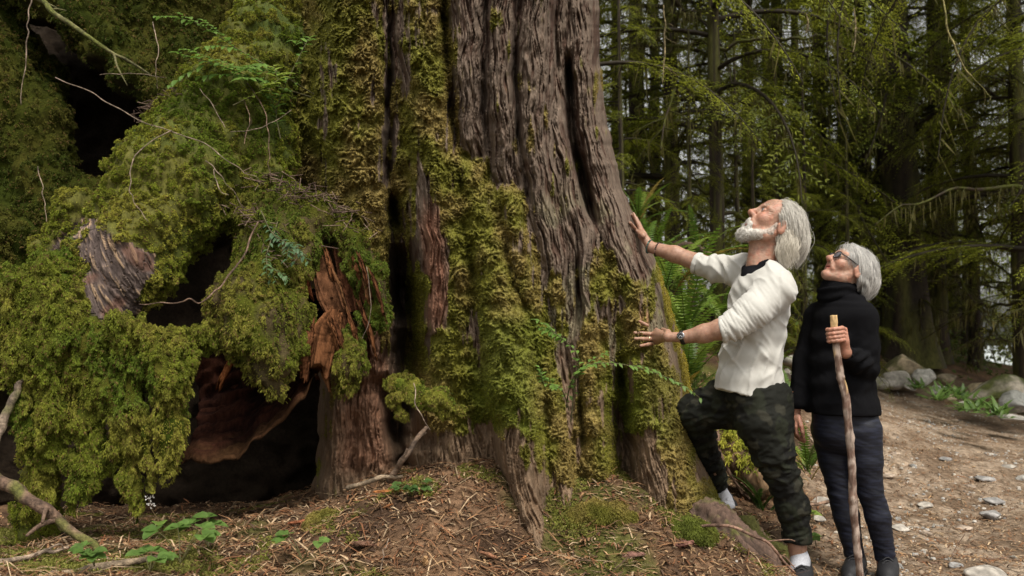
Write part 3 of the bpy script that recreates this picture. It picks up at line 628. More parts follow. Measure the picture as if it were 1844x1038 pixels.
def slab(path, w, th, col, seed, n=80, m=26):
    """a splintered length of rotten wood: path of (px,py,Y), widths in pixels"""
    C = spline([at(*p) for p in path], n); wd = np.interp(np.linspace(0, 1, n), np.linspace(0, 1, len(w)), w)*np.mean([p[2] for p in path])/F
    T, U, B_ = frames(C); side = unit(np.cross(T, np.array([0, -1., 0]))); frn = unit(np.cross(side, T))
    a = np.linspace(0, 2*np.pi, m*2, endpoint=False); rgx = np.sign(np.cos(a))*np.abs(np.cos(a))**.5; rgy = np.sign(np.sin(a))*np.abs(np.sin(a))**.7
    V = C[:, None]+side[:, None]*(rgx[None]*wd[:, None])[..., None]*.5+frn[:, None]*(rgy*th)[None, :, None]*.5
    tt = np.repeat(np.linspace(0, 1, n)[:, None], m*2, 1); en = .05*fbm(np.stack([np.tile(rgx*3, n), np.full(n*m*2, seed*1.), np.tile(rgy, n)], 1), 3).reshape(n, m*2)
    V = V+T[:, None]*(en*(np.abs(tt-.5)*2)**6)[..., None]*1.6
    V = V.reshape(-1, 3); k = fbm(np.stack([np.tile(rgx*8+rgy*4, n)+.8*np.repeat(np.sin(np.linspace(0, 4, n)+seed), m*2), np.repeat(np.linspace(0, 1, n)*1.3, m*2), np.full(len(V), seed*2.1)], 1), 4); ck = fbm(V*np.array([18, 18, 30])+seed, 3)
    V = V+np.repeat(frn, m*2, 0)*(.013*k-.004*sstep(.25, .5, ck))[:, None]+np.repeat(side, m*2, 0)*(.007*k)[:, None]
    V = np.vstack([V, C[0], C[-1]]); j = np.arange(m*2); j2 = (j+1) % (m*2); e = n*m*2
    c = lerp(np.asarray(col)*.45, np.asarray(col)*1.25, sstep(-.4, .5, k)); c = np.vstack([c, c[:1], c[-1:]])
    return V, [grid_faces(n, m*2, True), np.stack([np.full(m*2, e), j2, j], 1), np.stack([np.full(m*2, e+1), e-m*2+j, e-m*2+j2], 1)], c
OR = (.105, .047, .023)
for k, (pth, wd, th, cl) in enumerate([([(578, 468, 4.02), (592, 520, 3.98), (612, 570, 3.95), (628, 600, 3.95)], [26, 44, 40, 22], .05, OR), ([(612, 450, 4.08), (628, 510, 4.05), (640, 560, 4.03)], [16, 34, 22], .04, (.10, .04, .02)),
        ([(630, 440, 4.02), (650, 500, 3.98), (664, 545, 3.98)], [14, 26, 14], .04, (.10, .042, .02)), ([(642, 450, 4.06), (668, 520, 4.0), (672, 548, 4.0)], [10, 18, 8], .03, (.12, .05, .024)),
        ([(528, 470, 3.99), (540, 500, 3.96), (545, 520, 3.97)], [10, 34, 30], .04, (.20, .065, .028)), ([(604, 566, 3.86), (590, 600, 3.82), (578, 660, 3.80)], [26, 52, 40], .06, (.13, .055, .024)),
        ([(556, 590, 3.80), (552, 630, 3.78), (548, 680, 3.80)], [20, 26, 12], .04, (.11, .045, .02)), ([(432, 590, 3.7), (420, 640, 3.72), (398, 690, 3.75)], [8, 12, 8], .02, (.22, .08, .03))]):
    v, f, c = slab(pth, wd, th, cl, k+3); mk('splintered_wood', v, f, M_WOOD, stump, col=c)
rgw = np.random.default_rng(8)
for k in range(16):
    x0, y0 = [(600, 470), (640, 450), (660, 500), (590, 590), (615, 560), (560, 610), (535, 480), (650, 560)][k % 8]; x0 += rgw.normal(0, 7); y0 += rgw.normal(0, 10); l = rgw.uniform(40, 95); Yk = 3.92+rgw.uniform(-.03, .08)-(.1 if y0 > 550 else 0)
    v, f, c = slab([(x0, y0, Yk), (x0+l*.16, y0+l*.5, Yk-.02), (x0+l*.3, y0+l, Yk)], [rgw.uniform(3, 7), rgw.uniform(6, 13), rgw.uniform(1, 4)], .02, np.array([(.15, .062, .026), (.10, .04, .018), (.19, .09, .04)][k % 3]), k+30, 40, 8); mk('splintered_wood', v, f, M_WOOD, stump, col=c)
# curved shell of dark red heartwood under the moss
lo_ = spline([at(325, 838, 3.80), at(400, 832, 3.78), at(470, 795, 3.78), at(540, 725, 3.80), at(585, 650, 3.82), at(612, 585, 3.86)], 70)
hi_ = spline([at(330, 620, 4.15), at(390, 600, 4.10), at(440, 570, 4.05), at(500, 540, 4.02), at(560, 530, 3.98), at(600, 540, 3.95)], 70)
tt = np.linspace(0, 1, 40); G = lo_[None]*(1-tt)[:, None, None]+hi_[None]*tt[:, None, None]
G = G+np.array([0, .22, -.02])*(np.sin(tt*np.pi)*1.0)[:, None, None]
n_ = fbm(np.stack([np.repeat(tt*9, 70), np.tile(np.linspace(0, 4, 70), 40), np.zeros(2800)], 1), 4); Gf = G.reshape(-1, 3)+np.array([0, -.06, .02])*n_[:, None]+np.array([0, 0, .045])*(np.repeat((1-tt)**3, 70)*fbm(np.stack([np.tile(np.linspace(0, 9, 70), 40), np.zeros(2800), np.zeros(2800)], 1), 3))[:, None]
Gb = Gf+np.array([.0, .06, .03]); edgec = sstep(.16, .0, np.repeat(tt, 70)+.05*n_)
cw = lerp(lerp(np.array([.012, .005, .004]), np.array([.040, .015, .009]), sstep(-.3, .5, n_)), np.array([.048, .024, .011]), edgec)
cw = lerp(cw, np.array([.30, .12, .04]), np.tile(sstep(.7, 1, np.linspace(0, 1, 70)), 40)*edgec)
fA = grid_faces(40, 70); k = 2800; bl = np.arange(69); cl_ = np.arange(39)*70
side = [np.stack([bl+1, bl, bl+k, bl+1+k], 1), np.stack([bl+39*70, bl+1+39*70, bl+1+39*70+k, bl+39*70+k], 1), np.stack([cl_, cl_+70, cl_+70+k, cl_+k], 1), np.stack([cl_+139, cl_+69, cl_+69+k, cl_+139+k], 1)]
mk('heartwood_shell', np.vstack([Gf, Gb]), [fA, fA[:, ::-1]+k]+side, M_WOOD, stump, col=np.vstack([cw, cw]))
# dry needles and twigs lodged on the stump's top and in the crook of the root
def debris(path, n, sp, parent, seed):
    rg = np.random.default_rng(seed); b = MB(); ln_ = spline([at(*p) for p in path], 40)
    for i in range(n):
        c = ln_[int(rg.random()*39.9)]+rg.normal(0, sp, 3)*np.array([1, 1, .55]); d = unit(rg.normal(size=3)*np.array([1, .7, .35])+np.array([.5, -.2, -.25])); l = rg.uniform(.02, .09)
        v, f = tube([c-d*l/2, c+d*l/2+rg.normal(0, .006, 3)], [.0028, .0018], 3, 4, cap=False); b.add(v, f, np.array([(.11, .07, .05), (.18, .125, .085), (.07, .042, .03)][i % 3]))
    tag(b.build('twig_debris', M_TWIG, parent), kind='stuff')
debris([(440, 318, 4.12), (510, 340, 4.08), (575, 362, 4.02), (640, 418, 3.95)], 230, .055, stump, 5)
debris([(265, 210, 4.25), (310, 180, 4.22), (350, 150, 4.3)], 330, .035, rootlog, 6)
debris([(430, 370, 3.98), (480, 420, 3.92), (500, 470, 3.85)], 90, .05, stump, 7)
debris([(130, 380, 4.4), (170, 400, 4.3), (110, 430, 4.3)], 60, .05, rootlog, 9)
# low buttress of the cedar's mossy shelf with dead curling stalks
s = SDF((-.7, 3.3, .55), (-.1, 4.3, 1.1), .014); chains(s, [[(712, 690, 3.92, 12), (745, 702, 3.86, 15), (790, 722, 3.80, 14), (825, 742, 3.78, 9)], [(715, 720, 3.86, 12), (720, 745, 3.86, 8)]], .03)
V, Q = s.mesh(); N = vnormals(V, Q); V = V+N*(.03*fbm(V*12, 3))[:, None]; mk('moss_shelf', V, Q, M_MOSSBASE, cedar, col=moss_cols(V, 3)*.6); sh = COL.objects[-1]
moss_on('moss_fringe', V, Q, sh, 7000, np.ones(len(Q)), (.006, .014), .003, 4, 1., 1.2, 51, gain=.8)
# ================================================================ forest behind
def twig_leaves(p0, d, L, n, side, up, rg, lw=(.055, .013), col=None, V=None, C=None, droop=.5):
    """flat spray: leaflets on both sides of one twig"""
    t = (np.arange(n)+.5)/n; ax = p0+d*(L*t)[:, None]+np.array([0, 0, -1.])*(droop*L*t*t)[:, None]*.6
    for sg in (-1, 1):
        l = lw[0]*(1.1-.6*t)*rg.uniform(.7, 1.2, n); dd = unit(d*.75+side*sg*.8+up*rg.normal(0, .15, (n, 1))+np.array([0, 0, -.25])); ww = unit(np.cross(dd, up+rg.normal(0, .4, (n, 3))))*lw[1]*.5
        tip = ax+dd*l[:, None]; m = ax+dd*l[:, None]*.45
        V.append(np.stack([ax, m+ww, tip, m-ww], 1).reshape(-1, 3)); C.append(np.repeat(col*rg.uniform(.6, 1.4, (n, 1)), 4, 0))
def branch_proto(L, seed, droop=.55, gap=.085, moss=0., leaf=(.055, .013), base_bare=.2, hue=0.):
    rg = np.random.default_rng(seed); t = np.linspace(0, 1, 14)
    axp = np.stack([L*t, .12*L*np.sin(t*3+seed)*t, L*(.12*np.sin(t*2.2)-droop*t**2)], 1)
    wood = MB(); v, f = tube(axp, [.011*L+.006, .003], 14, 5, cap=False); wood.add(v, f, (.055, .045, .03))
    V, C = [], []; s = base_bare
    while s < .98:
        i = s*13; k = int(i); p = axp[k]+(axp[min(k+1, 13)]-axp[k])*(i-k); T = unit(axp[min(k+1, 13)]-axp[max(k-1, 0)])
        for sg in (-1, 1):
            l = (.42*L*(1-s)**.8+.10)*rg.uniform(.5, 1.15); sd_ = unit(np.cross([0, 0, 1.], T))*sg; d = unit(T*.65+sd_*.85+np.array([0, 0, rg.normal(-.1, .12)])); up_ = unit(np.cross(T, sd_)); up_ = up_*np.sign(up_[2]+1e-6)
            c = lerp(np.array([.085, .112, .012]), np.array([.24, .26, .025]), np.clip(rg.random()*.9+hue, 0, 1))
            twig_leaves(p, d, l, max(3, int(l/.034)), unit(np.cross(up_, d)), up_, rg, leaf, c, V, C)
            # secondary sprays
            if l > .3:
                for q in (.35, .6):
                    d2 = unit(d*.7+T*.7); twig_leaves(p+d*l*q, d2, l*.45, max(3, int(l*.45/.034)), unit(np.cross(up_, d2)), up_, rg, leaf, c*1.05, V, C)
        s += gap/L*rg.uniform(.7, 1.4)
    V = np.concatenate(V); C = np.concatenate(C); n = len(V)//4
    wood.add(V, np.arange(n*4).reshape(-1, 4), C)
    if moss: wood.add(*strands(axp, int(moss*L*30), rg))
    return wood.data()
def strands(axp, n, rg, ln=(.06, .34)):
    """moss hanging in threads from a limb"""
    i = rg.random(n)**.8*(len(axp)-1.01); k = i.astype(int); p = axp[k]+(axp[k+1]-axp[k])*(i-k)[:, None]+rg.normal(0, .012, (n, 3))
    l = rg.uniform(*ln, n)*rg.uniform(.3, 1, n); w_ = rg.uniform(.006, .018, n); a = rg.random(n)*np.pi; s = np.stack([np.cos(a), np.sin(a), 0*a], 1)*w_[:, None]/2
    dn = np.stack([rg.normal(0, .12, n), rg.normal(0, .12, n), -np.ones(n)], 1)*l[:, None]
    V = np.stack([p-s, p+s, p+dn*.5+s*.8, p+dn*.5-s*.8, p+dn+s*.1, p+dn-s*.1], 1).reshape(-1, 3); k = np.arange(n)[:, None]*6
    c = lerp(np.array([.085, .082, .022]), np.array([.16, .14, .045]), rg.random(n)); return V, np.concatenate([k+[0, 1, 2, 3], k+[3, 2, 4, 5]]), np.repeat(c, 6, 0)
def dead_proto(L, seed, lift=.25, droop=.5):
    """leafless mossy limb with side twigs"""
    rg = np.random.default_rng(seed); t = np.linspace(0, 1, 16); ax = np.stack([L*t, .15*L*np.sin(2*t+seed), L*(lift*t-droop*t**2)+.02*rg.normal(size=16)], 1)
    b = MB(); v, f = tube(ax, [.010*L+.008, .005], 30, 6, .35, 14, cap=False); b.add(v, f, lerp(np.array([.06, .045, .03]), np.array([.105, .115, .02]), sstep(-.2, .3, fbm(v*6, 2)))); b.add(*strands(ax, int(26*L), rg))
    for j in range(int(5*L)):
        k = rg.integers(3, 15); d = unit(np.array([.6, rg.choice([-1, 1])*.8, rg.normal(-.15, .3)])); l = rg.uniform(.15, .5)*L*.5; a2 = np.stack([ax[k]+d*l*u+np.array([0, 0, -.25*l*u*u]) for u in np.linspace(0, 1, 6)])
        v, f = tube(a2, [.006, .0025], 8, 4, cap=False); b.add(v, f, (.085, .085, .025)); b.add(*strands(a2, int(24*l), rg, (.04, .2)))
    return b.data()
def place(mb, data, loc, az, sc, tilt=0.):
    V, Fs, C = data; ca, sa = math.cos(az), math.sin(az); ct, st_ = math.cos(tilt), math.sin(tilt)
    x = V[:, 0]*ct-V[:, 2]*st_; z = V[:, 0]*st_+V[:, 2]*ct; y = V[:, 1]
    mb.add(np.stack([x*ca-y*sa, x*sa+y*ca, z], 1)*sc+loc, Fs, C)
BR = [branch_proto(2.2, 3, .45, moss=.5), branch_proto(1.7, 8, .6, moss=.4, hue=.25), branch_proto(1.2, 12, .5, gap=.08, hue=.1)]
BRL = [branch_proto(2.0, 31, .55, gap=.11, moss=1.3), branch_proto(2.6, 35, .35, gap=.12, moss=1.0, hue=.2)]
DEAD = [dead_proto(1.8, 3), dead_proto(2.4, 5, .2, .35), dead_proto(1.3, 9, .1, .6)]
def trunk_data(H, r0, lean, seed, col=(.034, .024, .017), moss=.42):
    rg = np.random.default_rng(seed); n = 48; t = np.linspace(0, 1, n); sg = 18
    C = np.stack([lean[0]*H*t+.03*H*.1*np.sin(5*t+seed), lean[1]*H*t+.02*H*.1*np.cos(4*t+seed), H*t], 1); a = np.linspace(0, 2*np.pi, sg, endpoint=False)
    r = r0*(1-.72*t)+r0*.55*np.exp(-t*H/.35)
    ang = np.stack([np.cos(a), np.sin(a), 0*a], 1); q = np.stack([np.tile(np.cos(a)*2.2, n), np.tile(np.sin(a)*2.2, n), np.repeat(t*H*1.2, sg)+seed], 1); k = fbm(q, 4).reshape(n, sg)
    V = (C[:, None]+ang[None]*(r[:, None]*(1+.22*k))[..., None]).reshape(-1, 3); mz = sstep(.0, .45, fbm(q*.6+9, 3)+moss-.25)
    c = lerp(lerp(np.asarray(col)*.6, np.asarray(col)*1.5, sstep(-.4, .4, k.ravel())), np.array([.095, .098, .02]), mz*.75)
    return V, [grid_faces(n, sg, True)], c
def crown_data(H, z0, n, seed, protos, sc0=1., dead=0, zdead=(1., 4.), top=.25):
    rg = np.random.default_rng(seed); b = MB()
    for i in range(n):
        u = (i+rg.random())/n; z = z0+(H*.97-z0)*u; s = sc0*(1-(1-top)*u)*rg.uniform(.75, 1.2)
        place(b, protos[rg.integers(len(protos))], np.array([0, 0, z]), rg.random()*2*np.pi, s, rg.normal(-.05, .15))
    for i in range(dead):
        z = rg.uniform(*zdead); place(b, DEAD[rg.integers(len(DEAD))], np.array([0, 0, z]), rg.random()*2*np.pi, rg.uniform(.6, 1.1), rg.normal(.05, .2))
    return b.data()
KINDS = {  # height, crown data, trunk radius
 'a': (11., crown_data(11, 1.8, 70, 1, BR, 1.05, 10, (.8, 3)), .14), 'b': (15., crown_data(15, 2.4, 72, 2, BRL+BR[:1], 1.25, 16, (.8, 5)), .17),
 'c': (13., crown_data(13, 1.4, 68, 3, BRL, 1.1, 22, (.6, 4.5)), .12), 'y': (4.2, crown_data(4.2, .35, 46, 4, BR[1:], .62, 0), .035)}
PROT = {}
def tree(kind, px, Y, tw, label, group, lean=(0, 0), rot=None, name='conifer_tree', hs_=1.):
    H, cdat, r0 = KINDS[kind]; x = (px-922)/F*Y; z = float(ground(x, Y)); rt = rot if rot is not None else rng.random()*6.28
    if (kind, lean) not in PROT:
        t = thing(name, label, 'tree', (0, 0, 0), group); v, f, c = trunk_data(H, r0, lean, len(PROT)+3); mk('trunk', v, f, M_BARK, t, col=c)
        v, f, c = cdat; v = v.copy(); v[:, 0] += lean[0]*v[:, 2]; v[:, 1] += lean[1]*v[:, 2]; mk('crown', v, f, M_NEEDLE, t, col=c); PROT[kind, lean] = t
    else: t = copy_tree(PROT[kind, lean]); t['label'] = label
    t['group'] = group; s = hs_; t.location = (x, Y, z-.05); t.rotation_euler = (0, 0, rt); kx = tw*Y/F/(2*r0*.93)
    t.scale = (s, s, s)
    tr = [c for c in t.children if c.name.startswith('trunk')][0]; tr.scale = (kx/s if kx else 1, kx/s if kx else 1, 1)
    return t
G1_ = 'conifers of the forest beyond the trail'
NEARL = [('a', 1152, 11.5, 30, 'shaded conifer seen just right of the giant trunk, left of the fern bank', 0, 1.2), ('c', 1213, 10.5, 28, 'dim conifer trunk between the giant cedar and the thin dark trunk', 1.1, 1),
 ('b', 1293, 9.2, 24, 'slim straight dark conifer trunk above the man\'s outstretched arm', 2.0, 1), ('b', 1692, 13.6, 30, 'narrower conifer close on the right of the thick leaning trunk', 5.5, 1.),
 ('c', 1838, 11.2, 32, 'slim conifer at the right edge above the mossy boulder', 3.5, 1), ('c', 1560, 13.5, 24, 'conifer trunk rising behind the woman\'s grey hair', 2.6, 1), ('b', 1485, 14.5, 26, 'conifer standing in the gap between the man and the woman', .6, 1),
 ('a', 1405, 15.5, 28, 'dark leafy conifer directly behind the man\'s white head', 4.0, 1.1), ('c', 1752, 14.0, 20, 'thin mossy conifer beyond the leafy plants by the path', 1.9, 1), ('a', 1350, 17, 26, 'bushy conifer between the slim trunk and the man\'s face', 3.0, 1.2)]
for k, px, Y, tw, lab, rot, s in NEARL: tree(k, px, Y, tw, lab, G1_, rot=rot, hs_=s)
big = tree('b', 1645, 12.8, 68, 'thickest background conifer, leaning left behind the pale boulders', G1_, lean=(-.035, .0), rot=0., hs_=1.05)
FARL = [(1385, 23, 'b'), (1610, 25, 'c'), (1110, 15, 'a'), (1180, 19, 'b'), (1440, 22, 'c'), (1520, 19, 'a'), (1590, 22, 'b'), (1640, 17, 'a'), (1720, 19, 'c'), (1900, 21, 'c'), (1960, 13, 'b'), (1040, 22, 'b'), (960, 17, 'a'), (1930, 9.5, 'a'), (850, 12, 'b'), (1700, 26, 'a'), (1545, 27, 'c')]
for i, (px, Y, k) in enumerate(FARL): tree(k, px, Y, 22, 'distant slender conifer standing deep in the shaded forest', 'distant conifers deep in the forest', rot=i*1.7, hs_=1.1)
for i, (px, Y, s) in enumerate([(1330, 9.5, .9), (1450, 10.5, 1.0), (1530, 11, .8), (1120, 8.2, 1.0), (1400, 12, 1.1), (1245, 8.8, .8), (1590, 14, 1), (1740, 16, 1), (1500, 13, .9), (1360, 8.5, .6)]):
    tree('y', px, Y, 12, 'young bushy hemlock in the understory behind the two hikers', 'young hemlocks of the understory', rot=i*2.1, name='young_hemlock', hs_=s)
# boughs that come into the picture from trees standing beside it
def bough(px, py, Y, az, sc, proto, tilt, label, name='overhanging_bough'):
    b = MB(); place(b, proto, at(px, py, Y), az, sc, tilt); o = b.build(name, M_NEEDLE, origin=at(px, py, Y)); tag(o, label, 'bough', 'boughs hanging in from above'); return o
BN = branch_proto(1.5, 77, .55, gap=.05, moss=.8, leaf=(.034, .010), hue=.45); BN2 = branch_proto(1.1, 79, .9, gap=.05, moss=1.6, leaf=(.034, .009), hue=.3)
bough(1100, -60, 6.5, -.4, 1.1, BN, -.25, 'fresh green bough drooping beside the upper right of the giant trunk')
bough(1062, 120, 7.2, -.3, 1.0, BN, -.1, 'green bough poking out from behind the giant trunk below the top one')
bough(1760, -110, 6.2, 2.6, .9, BN, -.5, 'bright green bough hanging at the top right')
bough(1640, -120, 7.4, 3.4, 1.3, BN2, -.45, 'dark drooping bough above the thick leaning conifer')
bough(1890, -40, 6.8, 2.9, 1.2, BN2, -.35, 'mossy bough reaching in from the right edge at the top')
bough(1960, 345, 8.8, 3.2, 1.0, DEAD[1], -.0, 'bare mossy limb reaching in from the right edge at mid height', 'mossy_limb')
bough(1560, -60, 8.0, 3.7, 1.2, BN2, -.6, 'shaggy bough hanging over the gap between the man and the woman')
# unseen leaf layer added over the forest: it keeps the understory dark while the trail stays open to the sky
rg = np.random.default_rng(55); n = 32000; y = rg.uniform(6.6, 26, n); x = rg.uniform(-9, 20, n); z = 6.5+.32*y+rg.random(n)*3.5; k = fbm(np.stack([x*.35, y*.35, 0*x], 1), 3) > -.42; x, y, z = x[k], y[k], z[k]; n = len(x)
l = rg.uniform(.3, .6, n); d = unit(rg.normal(size=(n, 3))*[1, 1, .3]); s_ = unit(np.cross(d, rg.normal(size=(n, 3))*.4+[0, 0, 1])); p = np.stack([x, y, z], 1)
V = np.stack([p-d*l[:, None]*.5, p+s_*l[:, None]*.25, p+d*l[:, None]*.5, p-s_*l[:, None]*.25], 1).reshape(-1, 3)
o = mk('canopy_blocker', V, np.arange(4*n).reshape(-1, 4), M_NEEDLE, col=np.tile([.06, .09, .015], (len(V), 1))); tag(o, 'unseen conifer leaf layer added overhead to darken the forest', 'light blocker', kind='stuff')
# far wood, one mass
rg = np.random.default_rng(99); n = 70000
y = rg.uniform(24, 44, n); x = rg.uniform(-6, 30, n)*y/30; z = np.maximum(ground(np.clip(x, -10, 24), np.clip(y, 0, 40)), -1.)+rg.random(n)**1.25*19
dn = fbm(np.stack([x*.45, y*.45, z*.32], 1), 3); keep = dn > -.20+.040*z-.12*(z < 3); keep &= ~((x > 13) & (z < 2.6) & (rg.random(n) > .12)); x, y, z = x[keep], y[keep], z[keep]; n = len(x)
l = rg.uniform(.12, .34, n); d = unit(rg.normal(size=(n, 3))*np.array([1, 1, .5])+[0, 0, -.35]); s_ = unit(np.cross(d, rg.normal(size=(n, 3)))); p = np.stack([x, y, z], 1)
V = np.stack([p-d*l[:, None]*.5, p+s_*l[:, None]*.2, p+d*l[:, None]*.5, p-s_*l[:, None]*.2], 1).reshape(-1, 3)
c = lerp(np.array([.055, .085, .015]), np.array([.28, .33, .035]), np.clip(rg.random(n)*.6+.5*sstep(-.1, .5, dn[keep]), 0, 1))
o = mk('far_woodland', V, np.arange(4*n).reshape(-1, 4), M_NEEDLE, col=np.repeat(c, 4, 0)); tag(o, 'bright green far woodland glimpsed between the dark trunks', 'woodland', kind='stuff')
# low leafy undergrowth on the slope behind the people
rg = np.random.default_rng(123); n = 30000
x = rg.uniform(.2, 14, n); y = rg.uniform(6.2, 22, n); k = (pathmask(x, y) < .25) & ~((x > 9.5) & (y > 13)) & (fbm(np.stack([x*.8, y*.8, 0*x], 1), 3) > -.25); x, y = x[k], y[k]; n = len(x); gz = ground(x, y)
hgt = rg.random(n)**1.5*.55*(1+.8*fbm(np.stack([x, y, 0*x+4], 1), 2)); p = np.stack([x, y, gz+np.maximum(hgt, 0)], 1); l = rg.uniform(.04, .11, n); d = unit(rg.normal(size=(n, 3))*[1, 1, .5]); s_ = unit(np.cross(d, rg.normal(size=(n, 3))*.5+[0, 0, 1]))
V = np.stack([p-d*l[:, None]*.5, p+s_*l[:, None]*.3, p+d*l[:, None]*.5, p-s_*l[:, None]*.3], 1).reshape(-1, 3)
o = mk('undergrowth', V, np.arange(4*n).reshape(-1, 4), M_LEAF, col=np.repeat(lerp(np.array([.05, .085, .015]), np.array([.12, .16, .03]), rg.random(n)), 4, 0)); tag(o, 'low leafy undergrowth carpeting the slope behind the two people', 'undergrowth', kind='stuff')
# river
M_WATER = mat('river_water', base=(.50, .55, .54), rough=.25, var=.15, vscale=2, bump=.4, bscale=6, spec=.6)  # pale base colour stands in for bright sky reflected on the water
xx, yy = np.meshgrid(np.linspace(6, 70, 40), np.linspace(19, 110, 50)); mk('river', np.stack([xx.ravel(), yy.ravel(), np.full(xx.size, -.55)], 1), grid_faces(50, 40), M_WATER); tag(COL.objects[-1], kind='structure')

# ---------------------------------------------------------------- sword ferns
def frond_data(L, base, az, el, bend, seed, col, pw=.075, n=26):
    rg = np.random.default_rng(seed); t = np.linspace(0, 1, 24); dh = np.array([math.cos(az), math.sin(az), 0])
    th = el-bend*t**1.3; st = np.stack([np.cos(th)[:, None]*dh[None]+np.sin(th)[:, None]*np.array([0, 0, 1.])], 0)[0]
    ax = base+np.concatenate([[[0, 0, 0]], np.cumsum(st[:-1]*L/23, 0)]); b = MB(); v, f = tube(ax, [.0035, .001], 24, 4, cap=False); b.add(v, f, np.asarray(col)*.8+[.03, .02, 0])
    sidev = np.cross(dh, [0, 0, 1.]); u = np.linspace(.12, .99, n); i = u*23; k = np.minimum(i.astype(int), 22); p = ax[k]+(ax[k+1]-ax[k])*(i-k)[:, None]; T = unit(st[k]); upn = np.cross(sidev, T)
    for sg in (-1, 1):
        l = pw*L/.9*np.sin(np.clip(u*1.04, 0, 1)*np.pi)**.55*(1.15-.55*u)*rg.uniform(.9, 1.08, n); d = unit(sidev*sg+T*.32-np.abs(upn)*0+np.array([0, 0, -1])*rg.uniform(.05, .3, (n, 1)))
        wv = T*(L*.011+.003); r0 = p; m = p+d*l[:, None]*.35; e = p+d*l[:, None]+T*.008
        V = np.stack([r0-wv*.7, r0+wv*.7, m+wv*.9, m-wv*.9, e], 1).reshape(-1, 3); j = np.arange(n)[:, None]*5
        b.add(V, [j+[0, 1, 2, 3], j+[3, 2, 4]], np.repeat(np.asarray(col)*rg.uniform(.75, 1.25, (n, 1)), 5, 0))
    return b
def fern(px, py, Y, n, L, label, seed, cols=((.11, .19, .022), (.17, .25, .035), (.08, .15, .02)), azr=(0, 6.28), el=(.7, 1.3), parts=True):
    rg = np.random.default_rng(seed); base = at(px, py, Y); t = thing('sword_fern', label, 'fern', base, 'sword ferns')
    for i in range(n):
        az = azr[0]+(azr[1]-azr[0])*(i+rg.random()*.7)/n; c = np.array(cols[rg.integers(len(cols))])
        if rg.random() < .08: c = np.array([.22, .16, .03])
        frond_data(L*rg.uniform(.7, 1.1), base+rg.normal(0, .02, 3), az, rg.uniform(*el), rg.uniform(.7, 1.5), seed*50+i, c).build('frond', M_LEAF, t)
    return t
fern(1165, 490, 5.9, 12, .62, 'uppermost sword fern, fanning out beside the man\'s raised hand', 1)
fern(1150, 400, 6.6, 10, .5, 'sword fern high behind the cedar\'s right edge, above the raised hand', 6, el=(.6, 1.4))
fern(1235, 610, 5.5, 16, .85, 'large bright sword fern under the man\'s raised arm', 2)
fern(1245, 700, 5.2, 14, .85, 'sword fern low between the cedar and the man\'s shirt', 3)
fern(1300, 580, 6.6, 10, .6, 'sword fern partly hidden behind the man\'s chest', 4)
fern(1372, 925, 4.75, 9, .32, 'small dark green sword fern on the ground behind the standing leg', 5, cols=((.04, .09, .015), (.06, .12, .02)))
fern(1455, 850, 5.0, 12, .5, 'sword fern between the man\'s leg and the woman\'s leg', 7)
fern(1215, 760, 5.1, 9, .6, 'sword fern half hidden beside the mossy foot of the cedar', 8)
fern(1205, 520, 5.0, 12, .7, 'bright sword fern peeping out behind the cedar under the outstretched forearm', 11, el=(.5, 1.3))
fern(1250, 500, 6.0, 9, .55, 'feathery sword fern right below the sleeve of the outstretched arm', 12)
fern(1420, 740, 6.2, 10, .6, 'fern seen between the man\'s trousers and the woman\'s hanging hand', 9)
# ================================================================ the two people
def trunkY(px, py):
    """depth of the cedar's front surface behind a photo pixel"""
    r = int(np.clip((py-TOPY)/(BOTY-TOPY)*(NR-1), 0, NR-1)); u = (px-xl[r])/(xr[r]-xl[r]); c = int(np.clip(u*(NC-1), 2, NC-3)); w_ = YY[max(r-3, 0):r+4, max(c-3, 0):c+4]; return float(.5*w_.min()+.5*w_.mean())
M_SKIN = mat('skin', rough=.5, var=.16, vscale=70, bump=.4, bscale=200, sss=.12, spec=.4, bdist=.003)
M_HAIR = mat('grey_hair', rough=.45, var=.15, vscale=200, spec=.5)
M_SHIRT = mat('cotton_jersey', rough=.9, var=.04, vscale=40, bump=.12, bscale=700, spec=.15, bdist=.002, fuzz=.2)
M_CAMO = mat('camouflage_cloth', rough=.85, var=.12, vscale=300, bump=.25, bscale=500, spec=.2, bdist=.002)
M_KNIT = mat('black_knit', rough=.95, var=.2, vscale=300, bump=.6, bscale=380, spec=.06, bdist=.003)
M_LEGG = mat('navy_leggings', rough=.6, var=.35, vscale=110, bump=.2, bscale=300, stretch=(.25, .25, 2.2), spec=.3, bdist=.002)
M_DARK = mat('dark_rubber', rough=.6, var=.15, vscale=90, bump=.3, bscale=300, spec=.3, bdist=.002)
M_SOCK = mat('sock_knit', base=(.42, .43, .47), rough=.95, var=.15, vscale=200, bump=.5, bscale=500, bdist=.002)
M_EYE = mat('eye_gloss', rough=.1, var=0, spec=.6)
M_STEEL = mat('polished_metal', base=(.55, .55, .56), rough=.25, var=0, metal=1)
M_GOLD = mat('ring_metal', base=(.75, .62, .40), rough=.25, var=0, metal=1)
M_GLASSF = mat('dark_acetate', base=(.012, .011, .012), rough=.25, var=0, spec=.6)
M_LENS = bpy.data.materials.new('lens'); M_LENS.use_nodes = True
_b = M_LENS.node_tree.nodes['Principled BSDF']; _b.inputs['Base Color'].default_value = (.55, .55, .62, 1); _b.inputs['Transmission Weight'].default_value = .85; _b.inputs['Roughness'].default_value = .03; _b.inputs['IOR'].default_value = 1.1
